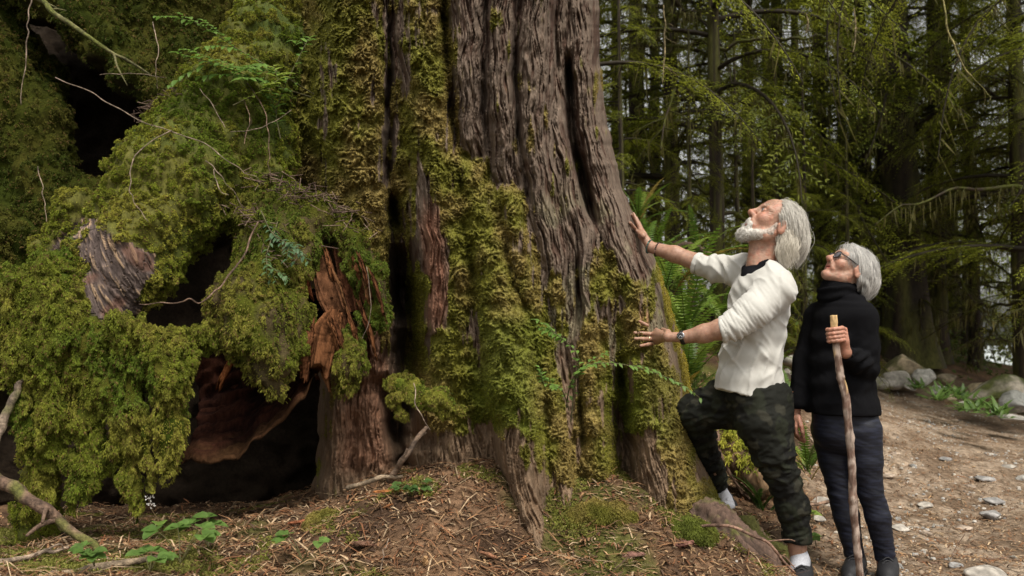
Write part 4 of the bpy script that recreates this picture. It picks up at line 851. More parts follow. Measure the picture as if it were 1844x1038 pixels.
class Frame:
    """head frame: x forward, y to the person's left, z up; metres"""
    def __init__(s, O, pitch, yaw, sc, roll=0.):
        f = np.array([-math.cos(pitch)*math.cos(yaw), -math.cos(pitch)*math.sin(yaw), math.sin(pitch)]); l = unit(np.cross([0, 0, 1.], f)); u = np.cross(f, l)
        s.M = np.array([f, l, u]); s.O = np.asarray(O, float); s.s = sc
    def __call__(s, x, y, z): return s.O+s.s*(np.array([x, y, z])@s.M)
    def inv(s, V): return (V-s.O)@s.M.T/s.s
SK = np.array([.35, .205, .142]); SKD = np.array([.29, .155, .102])
def build_head(S, H, male):
    s = H.s; M = H.M
    fz = (lambda c: c) if male else (lambda c: (c[0], c[1], c[2]*.86 if c[2] < 0 else c[2]))
    def E(c, r, k=.02, sub=False): c = fz(c); S.ell(H(*c), np.array(r)*s, k*s, sub, M)
    def C(a, b, ra, rb, k=.02, sub=False): a, b = fz(a), fz(b); S.cone(H(*a), H(*b), ra*s, rb*s, k*s, sub)
    E((.002, 0, .048), (.097, .075, .082), .0)
    E((.045, 0, .035), (.052, .064, .070), .03)
    E((.045, 0, -.035), (.050, .056, .068) if male else (.050, .047, .060), .03)
    jw = .054 if male else .042; cr = .018 if male else .0145
    for g in (-1, 1):
        C((.002, g*jw, -.030), (.018, g*(jw-.004), -.066), .020, .017, .03); C((.018, g*(jw-.004), -.066), (.076, g*.014*cr/.018, -.098), .017*cr/.018, cr, .03)
        E((.070, g*.040, -.012), (.026, .022, .022), .025)                      # cheekbone
        C((.094, g*.014, .040), (.080, g*.050, .038), .010, .009, .018)         # brow
        E((.096, g*.032, .022), (.013, .017, .012), .012, True)                 # eye socket
        C((.101, g*.016, -.028), (.088, g*.030, -.060), .007, .006, .02)        # fold beside the mouth
        # ear
        a = np.array([[.94, 0, -.34], [0, 1, 0], [.34, 0, .94]])@M
        S.ell(H(-.006, g*.082, .004), np.array([.021, .009, .034])*s, .010*s, False, a); S.ell(H(-.001, g*.092, .006), np.array([.011, .007, .021])*s, .005*s, True, a); S.ell(H(-.004, g*.074, .0), np.array([.014, .012, .022])*s, .008*s)
        S.ell(H(.010, g*.080, .000), np.array([.006, .006, .008])*s, .005*s)
    E((.082 if male else .086, 0, -.098), (.020, .022*cr/.018, .017*cr/.018), .02)                                 # chin
    C((.098, 0, .036), (.121, 0, -.010), .0085, .0115, .014); E((.121, 0, -.013), (.013, .013, .0105), .012)
    for g in (-1, 1): E((.109, g*.013, -.016), (.011, .008, .009), .008); E((.113, g*.0065, -.0245), (.006, .0038, .004), .004, True)
    lx = 0 if male else -.008; E((.098+lx, 0, -.048), (.012, .024, .007), .012); E((.094+lx, 0, -.063), (.012, .021, .0075), .010)
    E((.108+lx, 0, -.0555), (.016, .020, .0028 if not male else .0055), .004, True)             # mouth
    for g in (-1, 1):
        E((.0865, g*.032, .022), (.0125, .0165, .0128), .003)                    # eyeball with lids
        E((.1005, g*.032, .0215), (.006, .0125, .0038), .002, True)
def head_cols(H, V, male):
    q = H.inv(V); c = np.tile(SK, (len(V), 1)); x, y, z = q.T
    red = np.exp(-(((x-.12)/.02)**2+(y/.02)**2+((z+.012)/.018)**2))+.7*np.exp(-(((x-.08)/.035)**2+((np.abs(y)-.045)/.022)**2+((z+.015)/.025)**2))+.6*np.exp(-((np.abs(y)-.08)/.02)**2-(z/.05)**2-((x+.005)/.03)**2)
    c = lerp(c, np.array([.50, .17, .11]), np.clip(red, 0, 1)*.55)
    z = z if male else np.where(z < 0, z/.86, z); x = x if male else x+.008
    lip = np.exp(-(((x-.106)/.012)**2+(y/.022)**4+((z+.055)/.013)**4)); c = lerp(c, np.array([.42, .12, .10]), np.clip(lip*1.2, 0, .8))
    mouth = np.exp(-(((x-.097)/.008)**2+(y/.018)**4+((z+.0555)/.0045)**2)); c = lerp(c, np.array([.12, .03, .025]), np.clip(mouth, 0, 1))
    c = lerp(c, np.array([.40, .16, .10]), sstep(-.02, .5, fbm(V*38, 3))*.5)
    if not male: c = lerp(c, c*np.array([1.05, 1.12, 1.15]), .6)
    return c
def eyes(H, parent, iris):
    for g in (-1, 1):
        n, m = 14, 18; t = np.linspace(.02, np.pi-.02, n); a = np.linspace(0, 2*np.pi, m, endpoint=False); r = .0118
        L = np.stack([np.cos(t)[:, None]*np.ones(m), np.sin(t)[:, None]*np.cos(a), np.sin(t)[:, None]*np.sin(a)], -1).reshape(-1, 3)
        col = np.where(L[:, :1] > .93, [[.01, .01, .01]], np.where(L[:, :1] > .74, [iris], [[.42, .38, .35]])); gaze = unit(np.array([1, 0, .15])); 
        V = H(.0885, g*.032, .0215)+H.s*((L*r)@H.M); mk('eye', V, grid_faces(n, m, True), M_EYE, parent, col=col)
def grow_hair(H, roots, d0, L, hull, grav, steps, width, rg, wave=0., wfreq=60, jit=.1, curl=0.):
    """strands that lie over ellipsoid hulls (local centre, radii) and then fall; returns ribbons"""
    n = len(roots); p = roots.copy(); d = unit(d0); dn = np.array([0, 0, -1.])@H.M.T; pts = [p.copy()]; h = (np.broadcast_to(L, n)/steps)[:, None]; ph = rg.random(n)*6.28; ofs = rg.uniform(.0, 1, n)[:, None]; nrm = []
    for k in range(steps):
        d = unit(d+dn*grav*1.3*float(sstep(-.3, .3, k/steps))+rg.normal(0, jit*.3, (n, 3))); p = p+d*h; cp_ = p-np.array([-.045, 0, -.03]); cp_ = cp_-(cp_@dn)[:, None]*dn; p = p-unit(cp_)*h*curl*float(sstep(.35, .9, k/steps)); out_ = np.zeros_like(p)
        for c, r in hull:
            q = (p-c)/r; l = np.linalg.norm(q, axis=1, keepdims=True); lim = 1+.05*ofs; ins = (l < lim); p = np.where(ins, c+q/np.maximum(l, 1e-6)*lim*r, p); out_ = np.where(l < 1.3, out_+unit(q/r), out_)
        d = unit(p-pts[-1]+1e-9); pts.append(p.copy()); nrm.append(out_)
    C = np.stack(pts, 1); nr = np.stack([nrm[0]]+nrm, 1); nr = unit(nr+np.array([.02, .3, .02])*np.sign(C[:, :1, 1:2]+1e-6)*.15)
    if wave:
        T = unit(np.gradient(C, axis=1)); sd_ = unit(np.cross(T, nr)); tt = np.linspace(0, 1, steps+1)[None, :, None]; ln = np.broadcast_to(L, n)[:, None, None]
        C = C+(sd_*np.sin(tt*ln*wfreq+ph[:, None, None]*.35)+nr*np.cos(tt*ln*wfreq*.9+ph[:, None, None]*.35)*.6)*wave*sstep(.15, .6, tt)
    T = unit(np.gradient(C, axis=1)); sd_ = unit(np.cross(T, nr)); w_ = (width*np.interp(np.linspace(0, 1, steps+1), [0, .15, .7, 1], [.5, 1, .9, .15]))[None, :, None]*rg.uniform(.6, 1.3, n)[:, None, None]*.5
    V = np.stack([C-sd_*w_, C+nr*w_*.5, C+sd_*w_], 2).reshape(n, -1, 3); m = steps+1; f1 = grid_faces(m, 3); Fq = (f1[None]+np.arange(n)[:, None, None]*m*3).reshape(-1, 4)
    return H.O+H.s*(V.reshape(-1, 3)@H.M), Fq
def hull_pts(c, r, n, keep, rg):
    d = unit(rg.normal(size=(n*6, 3))); p = c+d*r; k = keep(p); return p[k][:n], d[k][:n]
def hand(S, wrist, palm, fingers, thumb, rs=1., k=.007):
    S.chain([wrist]+palm[:1], [.024*rs, .022*rs], .012)
    for f in fingers:
        S.cone(palm[0], f[0], .015*rs, .0115*rs, .014); S.chain(f, list(np.interp(np.linspace(0, 1, len(f)), [0, .35, 1], [.0105*rs, .0092*rs, .0070*rs])), .003)
    S.cone(palm[0], thumb[0], .015*rs, .012*rs, .012); S.chain(thumb, list(np.interp(np.linspace(0, 1, len(thumb)), [0, 1], [.0125*rs, .0085*rs])), .004)
def skin_part(S, b, H=None, male=True, c=None):
    V, Q = S.mesh(); V = relax(V, Q, 1, .4)
    if H is not None:
        q = H.inv(V); N = vnormals(V, Q); fm = sstep(.060, .078, q[:, 0])*sstep(.045, .055, q[:, 2])*sstep(.115, .095, q[:, 2]); cf = np.exp(-((q[:, 0]-.072)/.014)**2-((q[:, 2]-.018)/.022)**2)*(np.abs(q[:, 1]) > .045)
        V = V+N*((.0016 if male else .0005)*fm*np.sin(q[:, 2]*780+1.5*np.cos(q[:, 1]*40))+.0010*cf*np.sin(q[:, 2]*600+q[:, 0]*300)+.0010*fbm(V*70, 2))[:, None]; col = head_cols(H, V, male)
    else: col = lerp(np.tile(SK if c is None else c, (len(V), 1)), SKD, sstep(-.2, .5, fbm(V*30, 3))*.7)
    b.add(V, Q, col)
def cloth(name, S, mat_, parent, colf, folds=None, it=2, cuff=None):
    V, Q = S.mesh(); V = relax(V, Q, it, .5); N = vnormals(V, Q)
    if folds is not None: V = V+N*folds(V, N)[:, None]
    return mk(name, V, Q, mat_, parent, col=colf(V))
def torus(c, axis, R_, r, n=40, m=10, squash=1., e1=None):
    ax = unit(np.asarray(axis, float)); u = unit(np.cross(ax, [0.3, .2, 1.]) if e1 is None else np.asarray(e1, float)); v = np.cross(ax, u); a = np.linspace(0, 2*np.pi, n, endpoint=False); b = np.linspace(0, 2*np.pi, m, endpoint=False)
    rad = u*np.cos(a)[:, None]+v*np.sin(a)[:, None]; V = np.asarray(c)+rad[:, None]*(R_+r*np.cos(b))[None, :, None]+ax*(r*squash*np.sin(b))[None, :, None]
    F_ = grid_faces(n, m, True); w_ = np.stack([np.full(m, (n-1)*m)+np.arange(m), (n-1)*m+(np.arange(m)+1) % m, (np.arange(m)+1) % m, np.arange(m)], 1); return V.reshape(-1, 3), np.vstack([F_, w_])[:, ::-1]
A = lambda px, py, Y: at(px, py, Y)
rp = np.random.default_rng(2024)

# ---------------------------------------------------------------- the man
man = thing('person', 'white bearded man in cream shirt and camouflage trousers, both hands on the giant trunk', 'man', A(1432, 1042, 3.95))
HM = Frame(A(1392, 413, 4.0), R(42), R(6), 1.08)
nh_tip = {k: A(px, py, trunkY(px, py)-.019) for k, px, py in (('i', 1152, 579), ('m', 1143, 599.5), ('r', 1144, 610), ('l', 1154, 623), ('t', 1179, 585))}
bb = MB()
S = SDF(A(1310, 500, 3.75)-[0, 0, .1], A(1460, 345, 4.25)+[0, 0, .02], .0029)
build_head(S, HM, True); S.cone(HM(-.022, 0, -.03), A(1374, 480, 4.02), .058, .064, .03); S.cone(A(1374, 480, 4.02), A(1372, 510, 4.02), .066, .085, .03); S.cone(HM(.03, 0, -.075), A(1362, 478, 3.99), .03, .045, .03)
skin_part(S, bb, HM, True)
# near arm
wr = A(1231, 608, 3.87); pl = A(1203, 607, min(3.9, trunkY(1200, 607)-.03))
kn = lambda px, py: A(px, py, trunkY(px, py)-.032)
S = SDF(A(1125, 640, 3.6), A(1345, 560, 4.15), .0023)
S.chain([A(1345, 578, 3.80), A(1300, 593, 3.80), A(1268, 601, 3.83), wr], [.047, .046, .040, .028], .02)
def fing(a, tip, lift=.008, n=3):
    m = (a+tip)/2+np.array([0, -lift, 0]); return [a, a*.45+tip*.55+np.array([0, -lift, 0]), tip]
hand(S, wr, [pl], [fing(kn(1179, 594), nh_tip['i']), fing(kn(1176, 602), nh_tip['m']), fing(kn(1177, 611), nh_tip['r']), fing(kn(1181, 618), nh_tip['l'])], [A(1203, 598, pl[1]+.015), A(1190, 593, trunkY(1190, 593)-.02), nh_tip['t']])
for px, py in ((1179, 594), (1176, 602), (1177, 611), (1181, 618)): S.cone(pl+np.array([0, -.006, 0]), kn(px, py)+np.array([0, -.004, 0]), .006, .006, .008)
skin_part(S, bb)
# far arm
fw = A(1173, 446, 4.40); fp = A(1157, 424, min(4.43, trunkY(1150, 424)-.02) if trunkY(1150, 424) > 4.2 else 4.40)
S = SDF(A(1120, 500, 4.0)-[.02, 0, .02], A(1340, 370, 4.6)+[0, .06, .02], .0026)
S.chain([A(1335, 492, 4.18), A(1258, 474, 4.28), A(1215, 458, 4.34), fw], [.055, .044, .041, .029], .02)
ft = lambda px, py, o=.012: A(px, py, trunkY(px, py)-o)
hand(S, fw, [fp], [[ft(1150, 410, .03), ft(1143, 396, .02), ft(1138, 387, .013)], [A(1153, 411, 4.47), A(1147, 398, 4.50), A(1141, 385, 4.52)], [A(1156, 415, 4.51), A(1150, 402, 4.55), A(1146, 392, 4.57)], [A(1159, 419, 4.54), A(1154, 409, 4.58), A(1151, 401, 4.60)]],
     [A(1158, 425, 4.38), ft(1146, 415, .02), ft(1135, 402, .012)])
skin_part(S, bb)
# hidden torso and legs join everything into one figure
S = SDF(A(1200, 1060, 3.6), A(1480, 440, 4.6)+[0, .1, 0], .011)
S.chain([A(1372, 500, 4.02), A(1360, 600, 4.02), A(1365, 735, 4.02)], [.09, .11, .12], .05); S.chain([A(1392, 525, 3.88), A(1345, 578, 3.80), A(1300, 593, 3.80)], [.05, .032, .030], .03); S.chain([A(1340, 490, 4.16), A(1258, 474, 4.28)], [.06, .034], .03)
S.chain([A(1378, 740, 3.94), A(1405, 860, 3.95), A(1436, 985, 3.98), A(1437, 1020, 3.98)], [.085, .045, .036, .036], .03); S.chain([A(1345, 735, 4.1), A(1258, 740, 4.2), A(1298, 895, 4.58)], [.07, .035, .026], .03)
skin_part(S, bb)
mbody = bb.build('body', M_SKIN, man)
eyes(HM, man, (.16, .22, .26))
# white long-sleeved shirt, sleeves pushed up
S = SDF(A(1225, 750, 3.55), A(1460, 440, 4.5)+[0, 0, .02], .0058)
for y, cx, hw, dy in ((505, 1370, 36, .150), (525, 1366, 52, .175), (560, 1365, 58, .175), (600, 1360, 57, .165), (640, 1353, 59, .162), (680, 1348, 63, .165), (715, 1347, 69, .17), (740, 1347, 70, .17)):
    S.ell(A(cx, y, 4.03), [hw*.95/385., dy*.94, .095], .05)
S.chain([A(1378, 488, 4.0), A(1398, 520, 3.88)], [.07, .088], .05); S.chain([A(1392, 528, 3.87), A(1355, 562, 3.82), A(1318, 588, 3.80)], [.088, .074, .060], .03); S.chain([A(1322, 588, 3.80), A(1303, 594, 3.80)], [.058, .052], .015)
S.chain([A(1368, 488, 4.06), A(1330, 486, 4.16)], [.062, .068], .05); S.chain([A(1330, 488, 4.16), A(1290, 484, 4.22), A(1263, 477, 4.27)], [.072, .060, .054], .03)
S.chain([A(1356, 470, 4.10), A(1340, 478, 4.15)], [.034, .045], .03); S.halfspace(A(1350, 714, 4.0), (-.24, 0, -.97)); 
S.ell(A(1358, 474, 3.98), [.062, .085, .052], .012, True); S.cone(A(1374, 466, 3.99), A(1352, 484, 3.94), .062, .022, .012, True)      # neck opening
for a_, r_ in ((A(1286, 598, 3.80), .052), (A(1240, 470, 4.31), .055)): S.cone(a_, a_+unit(np.array([-1, 0, .15 if r_ == .052 else .3]))*.06, r_, r_, .004, True)
E_=A(1310, 592, 3.80); AX = unit(A(1355, 562, 3.82)-A(1310, 592, 3.80))
def shirt_folds(V, N):
    px, py = px_of(V); near = V[:, 1] < 3.93
    arm = near*sstep(40, 10, np.abs((py-590)+(px-1310)*.62)-20)*(px < 1405)*(px > 1290)
    s1 = (px-1300)*.82-(py-595)*.57; rings = (1-1.9*np.abs(fbm(np.stack([s1/9, (px*.57+py*.82)/60, V[:, 1]*3], 1), 2))).clip(-1, 1)*np.interp(s1, [0, 25, 55, 95], [1, .95, .7, .3])
    body = (1-.9*arm); u = (px-1350); v_ = (py-600)
    drape = 1-np.abs(fbm(np.stack([(u*.9+v_*.35)/26, (v_*.9-u*.3)/95, V[:, 1]*3], 1), 2))*2.2
    drape2 = 1-np.abs(fbm(np.stack([(u*.7-v_*.5)/30, (v_*.7+u*.5)/110, V[:, 1]*3+9], 1), 2))*2.2
    fa = (px < 1310)*(V[:, 1] > 4.1)*np.sin(px*.30+fbm(V*12, 2)*2.5)
    return .0075*rings*arm+body*sstep(735, 690, py)*(.012*(np.clip(drape, 0, 1)**2-.3)*sstep(500, 620, py)*.9+.010*(np.clip(drape2, 0, 1)**2-.3)*sstep(700, 600, py))+.004*fa
shirt = cloth('shirt', S, M_SHIRT, man, lambda V: np.tile([.47, .46, .425], (len(V), 1)), shirt_folds, 1)
for c0, a_, r_ in ((A(1302, 595, 3.80), unit(A(1268, 601, 3.83)-A(1318, 588, 3.80)), .052), (A(1255, 474.5, 4.283), unit(A(1215, 458, 4.34)-A(1263, 477, 4.27)), .051)):
    v, f = torus(c0, a_, r_, .0065, 48, 10, 1.9); v = v+.003*np.stack([fbm(v*40+k, 2) for k in (0, 5, 9)], 1); mk('cuff', v, f, M_SHIRT, shirt, col=(.48, .47, .435))
# hem, placket seam and buttons
S = SDF(A(1320, 530, 3.7), A(1430, 450, 4.35), .005); S.chain([A(1370, 470, 4.01), A(1367, 486, 4.02), A(1357, 500, 3.99)], [.073, .078, .060], .02); S.halfspace(A(1370, 467, 4.01), (-.45, -.1, 1)); S.cone(A(1380, 440, 4.0), A(1372, 500, 4.02), .0685, .0685, .003, True)
cloth('undershirt', S, M_KNIT, man, lambda V: np.tile([.010, .010, .012], (len(V), 1)), None, 1)
# camouflage trousers
S = SDF(A(1190, 1010, 3.65), A(1470, 660, 4.7)+[0, .1, 0], .0062)
S.ell(A(1365, 715, 4.02), [.155, .165, .11], .04); S.ell(A(1375, 755, 3.99), [.135, .14, .12], .05)
S.chain([A(1376, 765, 3.94), A(1393, 815, 3.93), A(1409, 858, 3.94), A(1428, 915, 3.96), A(1437, 975, 3.98), A(1438, 992, 3.98)], [.118, .087, .066, .066, .054, .052], .04)
S.chain([A(1352, 735, 4.1), A(1300, 728, 4.16), A(1252, 742, 4.20)], [.118, .105, .084], .045); S.chain([A(1250, 744, 4.20), A(1262, 790, 4.33), A(1290, 868, 4.54)], [.082, .07, .055], .03)
S.halfspace(A(1438, 986, 3.98), (.05, 0, -1)) if False else None
S.cone(A(1439, 1000, 3.98), A(1440, 1012, 3.98), .048, .06, .004, True)
def camo(V):
    a, b_, c_ = fbm(V*8.5, 3), fbm(V*9.5+30, 3), fbm(V*13+60, 2); base = np.tile([.0085, .009, .0065], (len(V), 1)); col = lerp(base, np.array([.015, .017, .010]), sstep(.10, .13, a)); col = lerp(col, np.array([.007, .007, .006]), sstep(.2, .23, b_)); return lerp(col, np.array([.027, .026, .018]), sstep(.42, .45, c_))
def trouser_folds(V, N):
    px, py = px_of(V); knee = np.exp(-((py-850)/45)**2)+.8*np.exp(-((px-1270)/40)**2)*(py < 790)+.8*np.exp(-((py-965)/25)**2); u = 1-np.abs(fbm(np.stack([V[:, 0]*9+V[:, 2]*5, V[:, 1]*6, V[:, 2]*20-V[:, 0]*8], 1), 3))*2.2
    return u*(.004+.008*knee)+.002*fbm(V*30, 2)
tro = cloth('trousers', S, M_CAMO, man, camo, trouser_folds, 1)
S = SDF(A(1395, 850, 3.7), A(1440, 770, 4.0), .005)
b = MB()                                                                         # cargo pocket flap on the standing thigh
pk = [A(1388, 800, 3.855), A(1420, 796, 3.86), A(1424, 812, 3.86), A(1392, 818, 3.855)]
bm_n = np.array([0, -1., 0]); P4 = np.array(pk)
b.add(np.vstack([P4+bm_n*.012, P4-bm_n*.03]), [np.array([[0, 1, 2, 3], [7, 6, 5, 4], [4, 5, 1, 0], [5, 6, 2, 1], [6, 7, 3, 2], [7, 4, 0, 3]])], (.03, .032, .018)); b.build('pocket_flap', M_CAMO, tro, smooth=False)
# socks and trainers
def shoe(ankle, heel, toe, parent, solec, upper, lace=True, sw=.040):
    d = unit(toe-heel); side = unit(np.cross([0, 0, 1.], d)); L = np.linalg.norm(toe-heel); t = thing('shoe', None, None); t.parent = parent; t.location = [float(v) for v in heel-worigin(parent)]
    lo = np.minimum(np.minimum(heel, toe), ankle)-.09; hi = np.maximum(np.maximum(heel, toe), ankle)+.09
    S = SDF(lo, hi, .0042); up = np.array([0, 0, 1.])
    S.cone(heel+up*.045, heel+d*L*.35+up*.05, .036, .040, .02); S.cone(heel+d*L*.3+up*.055, heel+d*L*.66+up*.035, .040, .040, .03); S.cone(heel+d*L*.6+up*.030, toe-d*.03+up*.024, .042, .030, .03); S.cone(heel+up*.05+d*.02, heel+up*.095+d*.03, .036, .035, .02)
    S.ell(heel+up*.13+d*.035, [.034, .034, .03], .008, True); S.halfspace(heel+up*.016, (0, 0, -1))
    V, Q = S.mesh(); mk('upper', relax(V, Q, 1), Q, M_DARK, t, col=upper)
    S = SDF(lo, hi, .0045); S.cone(heel+up*.010, heel+d*L*.5+up*.010, .040, .040, .03); S.cone(heel+d*L*.5+up*.010, toe-d*.035+up*.012, .044, .036, .03); S.halfspace(heel+up*.020, (0, 0, 1)); S.halfspace(heel+up*-.004, (0, 0, -1))
    V, Q = S.mesh(); mk('sole', V, Q, M_DARK, t, col=solec)
    if lace:
        b = MB()
        for i in range(5):
            c = heel+d*L*(.42+.075*i)+up*(.098-.0105*i); v, f = tube([c-side*.024-up*.010, c+up*.004, c+side*.024-up*.010+d*.008], [.0028, .0028], 10, 5); b.add(v, f, (.02, .02, .022)); v, f = tube([c-side*.024-up*.010+d*.018, c+up*.005+d*.008, c+side*.024-up*.010], [.0028, .0028], 10, 5); b.add(v, f, (.02, .02, .022))
        b.build('laces', M_DARK, t)
    return t
ank = A(1438, 1000, 3.98); gz = float(ground(ank[0], 3.9))
S = SDF(ank-.12, ank+.1, .0042); S.chain([A(1437, 992, 3.98), A(1441, 1010, 3.975), A(1440, 1026, 3.95)], [.039, .040, .044], .02); S.halfspace(A(1437, 990, 3.98), (0, 0, 1)); V, Q = S.mesh(); mk('sock', V, Q, M_SOCK, man, col=(.4, .4, .4))
hl = A(1449, 1048, 4.01); shoe(ank, hl, hl+np.array([-.11, -.25, .005]), man, (.03, .03, .032), (.022, .022, .024))
S = SDF(A(1292, 900, 4.56)-.12, A(1292, 900, 4.56)+.12, .005); S.chain([A(1289, 872, 4.55), A(1303, 900, 4.58), A(1308, 912, 4.56)], [.044, .042, .046], .02); S.halfspace(A(1290, 876, 4.55), (-.3, 0, .95)); V, Q = S.mesh(); mk('sock', V, Q, M_SOCK, man, col=(.4, .4, .4))
hl = A(1316, 926, 4.62); shoe(A(1303, 900, 4.58), hl, hl+np.array([-.20, -.10, -.01]), man, (.30, .30, .30), (.022, .022, .024))
# beard and hair
S = SDF(A(1300, 470, 3.75), A(1420, 370, 4.25), .0029); s_ = HM.s
def EB(c, r, k=.015, sub=False): S.ell(HM(*c), np.array(r)*s_, k, sub, HM.M)
EB((.083, 0, -.103), (.030, .034, .029)); 
for g in (-1, 1):
    S.chain([HM(.016, g*.067, .004), HM(.016, g*.060, -.045), HM(.045, g*.048, -.080), HM(.078, g*.018, -.104)], [.009*s_, .016*s_, .021*s_, .026*s_], .012); S.cone(HM(.107, g*.006, -.039), HM(.096, g*.030, -.062), .0065*s_, .008*s_, .008); S.cone(HM(.094, g*.030, -.062), HM(.084, g*.026, -.095), .009*s_, .016*s_, .012)
EB((.112, 0, -.057), (.018, .017, .0065), .004, True)
V, Q = S.mesh(); N = vnormals(V, Q); V = V+N*(.003*fbm(V*np.array([90, 90, 40]), 3))[:, None]; HC = np.array([.50, .475, .43])
beard = mk('beard', V, Q, M_HAIR, man, col=lerp(np.tile(HC, (len(V), 1)), np.array([.30, .22, .17]), sstep(.085, .02, HM.inv(V)[:, 0])*.85))
P_, i_, W_ = surface_pts(V, Q, 7000, None, rp); nb_ = unit((N[Q[i_]]*W_[..., None]).sum(1)); fl = unit(nb_*.35+HM.M[2]*-.8+HM.M[0]*.25+np.array([0, 0, -.25]))
v, t_, c_ = tufts(P_, fl, rp.uniform(.005, .014, 7000)*(.5+.6*sstep(.02, .09, HM.inv(P_)[:, 0])), .0010, lerp(np.tile(HC, (7000, 1)), np.array([.36, .28, .22]), sstep(.085, .02, HM.inv(P_)[:, 0])*.7*rp.random(7000)), 1, .25, .35, rp); mk('beard_hairs', v, t_, M_HAIR, beard, col=c_)
v, t_, c_ = tufts(np.concatenate([np.array([HM(.100-.012*abs(u)/.03, g*(.018+.034*abs(u)/.03*.9), .043+.006*rp.random())]) for g in (-1, 1) for u in rp.uniform(0, .03, 120)]), np.tile(unit(HM.M[0]*.5+HM.M[2]*.6), (240, 1)), .012, .0014, np.array([.5, .46, .40]), 1, .2, .6, rp); mk('eyebrow', v, t_, M_HAIR, man, col=c_)
hull = [(np.array([-.006, 0, .052]), np.array([.101, .080, .089])), (np.array([-.035, 0, .02]), np.array([.075, .075, .074])), (np.array([.03, 0, .04]), np.array([.070, .078, .084]))]
kp = lambda p: ((np.abs(p[:, 1]) > .045) & (p[:, 2] > .034) & (p[:, 2] < .09) & (p[:, 0] < .048+.25*(p[:, 2]-.05))) | ((p[:, 2] > .085) & (p[:, 0] < .062+.0*p[:, 2])) | ((p[:, 0] < .03-.6*(.085-p[:, 2])) & (p[:, 2] > .0)) | ((p[:, 0] < -.025) & (p[:, 2] > -.03))
hb = MB(); fly = True; kp2 = lambda p: kp(p)
r1, d1 = hull_pts(hull[0][0], hull[0][1], 7500, kp, rp)
fl = unit(np.array([-.9, 0, .15])+d1*.25+np.array([0, .12, 0])*np.sign(r1[:, 1:2])); Lh = np.where(r1[:, 2] > .07, rp.uniform(.12, .175, len(r1)), np.where(r1[:, 0] > -.01, rp.uniform(.06, .10, len(r1)), rp.uniform(.05, .09, len(r1))))
v, f = grow_hair(HM, r1, fl, Lh, hull, .55, 18, .0016, rp, .003, 60, .3, .5); cc = np.repeat(lerp(np.array([.36, .33, .285]), np.array([.58, .545, .475]), rp.random(len(r1)))*np.where(rp.random((len(r1), 1)) < .22, .5, 1), 19*3, 0); hb.add(v, f, cc)
rf = rp.permutation(len(r1))[:420]; v, f = grow_hair(HM, r1[rf], fl[rf]+rp.normal(0, .25, (420, 3)), Lh[rf]*rp.uniform(.9, 1.25, 420), [(c*1, r*1.07) for c, r in hull], .5, 18, .0011, rp, .003, 60, .35, .5); hb.add(v, f, (.55, .52, .46))
# loose wavy locks behind the ear down to the collar
rl = np.stack([rp.uniform(-.065, -.012, 1500), rp.choice([-1, 1], 1500)*rp.uniform(.050, .078, 1500), rp.uniform(-.02, .04, 1500)], 1)
v, f = grow_hair(HM, rl, np.tile([-.2, 0, -1.], (1500, 1))+rp.normal(0, .2, (1500, 3)), rp.uniform(.09, .145, 1500), hull[1:2], .6, 22, .0018, rp, .0075, 75, .5); hb.add(v, f, np.repeat(lerp(np.array([.38, .34, .27]), np.array([.58, .53, .44]), rp.random(1500)), 23*3, 0))
S = SDF(A(1340, 500, 3.75), A(1470, 345, 4.25), .004)
S.ell(HM(-.010, 0, .050), np.array([.102, .082, .089])*s_, .0, False, HM.M); S.ell(HM(-.045, 0, .01), np.array([.07, .078, .07])*s_, .03, False, HM.M); S.halfspace(HM(.034, 0, .10), HM.M[0]*1.0+HM.M[2]*-.55); S.chain([HM(-.06, 0, -.03), HM(-.115, 0, -.07)], [.06, .05], .03)
V, Q = S.mesh(); hb.add(V, Q, (.50, .47, .42)); hb.build('hair', M_HAIR, man)
# wristwatch, bracelets, rings
ax = unit(A(1268, 601, 3.83)-wr); wc = wr+ax*-.004+np.array([.014, 0, 0])*0
wt = thing('wristwatch', None, None); wt.parent = man; wt.location = [float(q) for q in wc-worigin(man)]
v, f = torus(wc, ax, .0295, .0035, 40, 8, 2.8); mk('strap', v, f, M_DARK, wt, col=(.012, .010, .009))
wn = unit(np.array([-.25, -.93, .28])); wn = unit(wn-ax*(wn@ax)); dc = wc+wn*.033
def disc(c, n_, r, h, seg=32):
    u = unit(np.cross(n_, [.1, 0, 1.])); v_ = np.cross(n_, u); a = np.linspace(0, 2*np.pi, seg, endpoint=False); rg_ = u*np.cos(a)[:, None]+v_*np.sin(a)[:, None]
    V = np.vstack([c+rg_*r, c+n_*h+rg_*r*.94, c[None], (c+n_*h)[None]]); j = np.arange(seg); j2 = (j+1) % seg
    return V, [np.stack([j, j2, seg+j2, seg+j], 1), np.stack([np.full(seg, 2*seg), j2, j], 1), np.stack([np.full(seg, 2*seg+1), seg+j, seg+j2], 1)], u, v_
v, f, u_, v__ = disc(dc-wn*.004, wn, .0185, .008); cs = mk('case', v, f, M_STEEL, wt); v, f, _, _ = disc(dc+wn*.0042, wn, .0155, .0006); mk('dial', v, f, M_EYE, cs, col=(.012, .012, .014))
b = MB()
for k in range(12):
    a = k*math.pi/6; d = u_*math.cos(a)+v__*math.sin(a); v, f = tube([dc+wn*.0052+d*.0115, dc+wn*.0052+d*.014], [.0007, .0007], 2, 4); b.add(v, f, (.7, .7, .7))
for d, l in ((u_*.6+v__*.8, .008), (-u_*.9+v__*.4, .011)): v, f = tube([dc+wn*.0054, dc+wn*.0054+d*l], [.0008, .0006], 2, 4); b.add(v, f, (.75, .75, .75))
b.build('hands', M_EYE, cs)
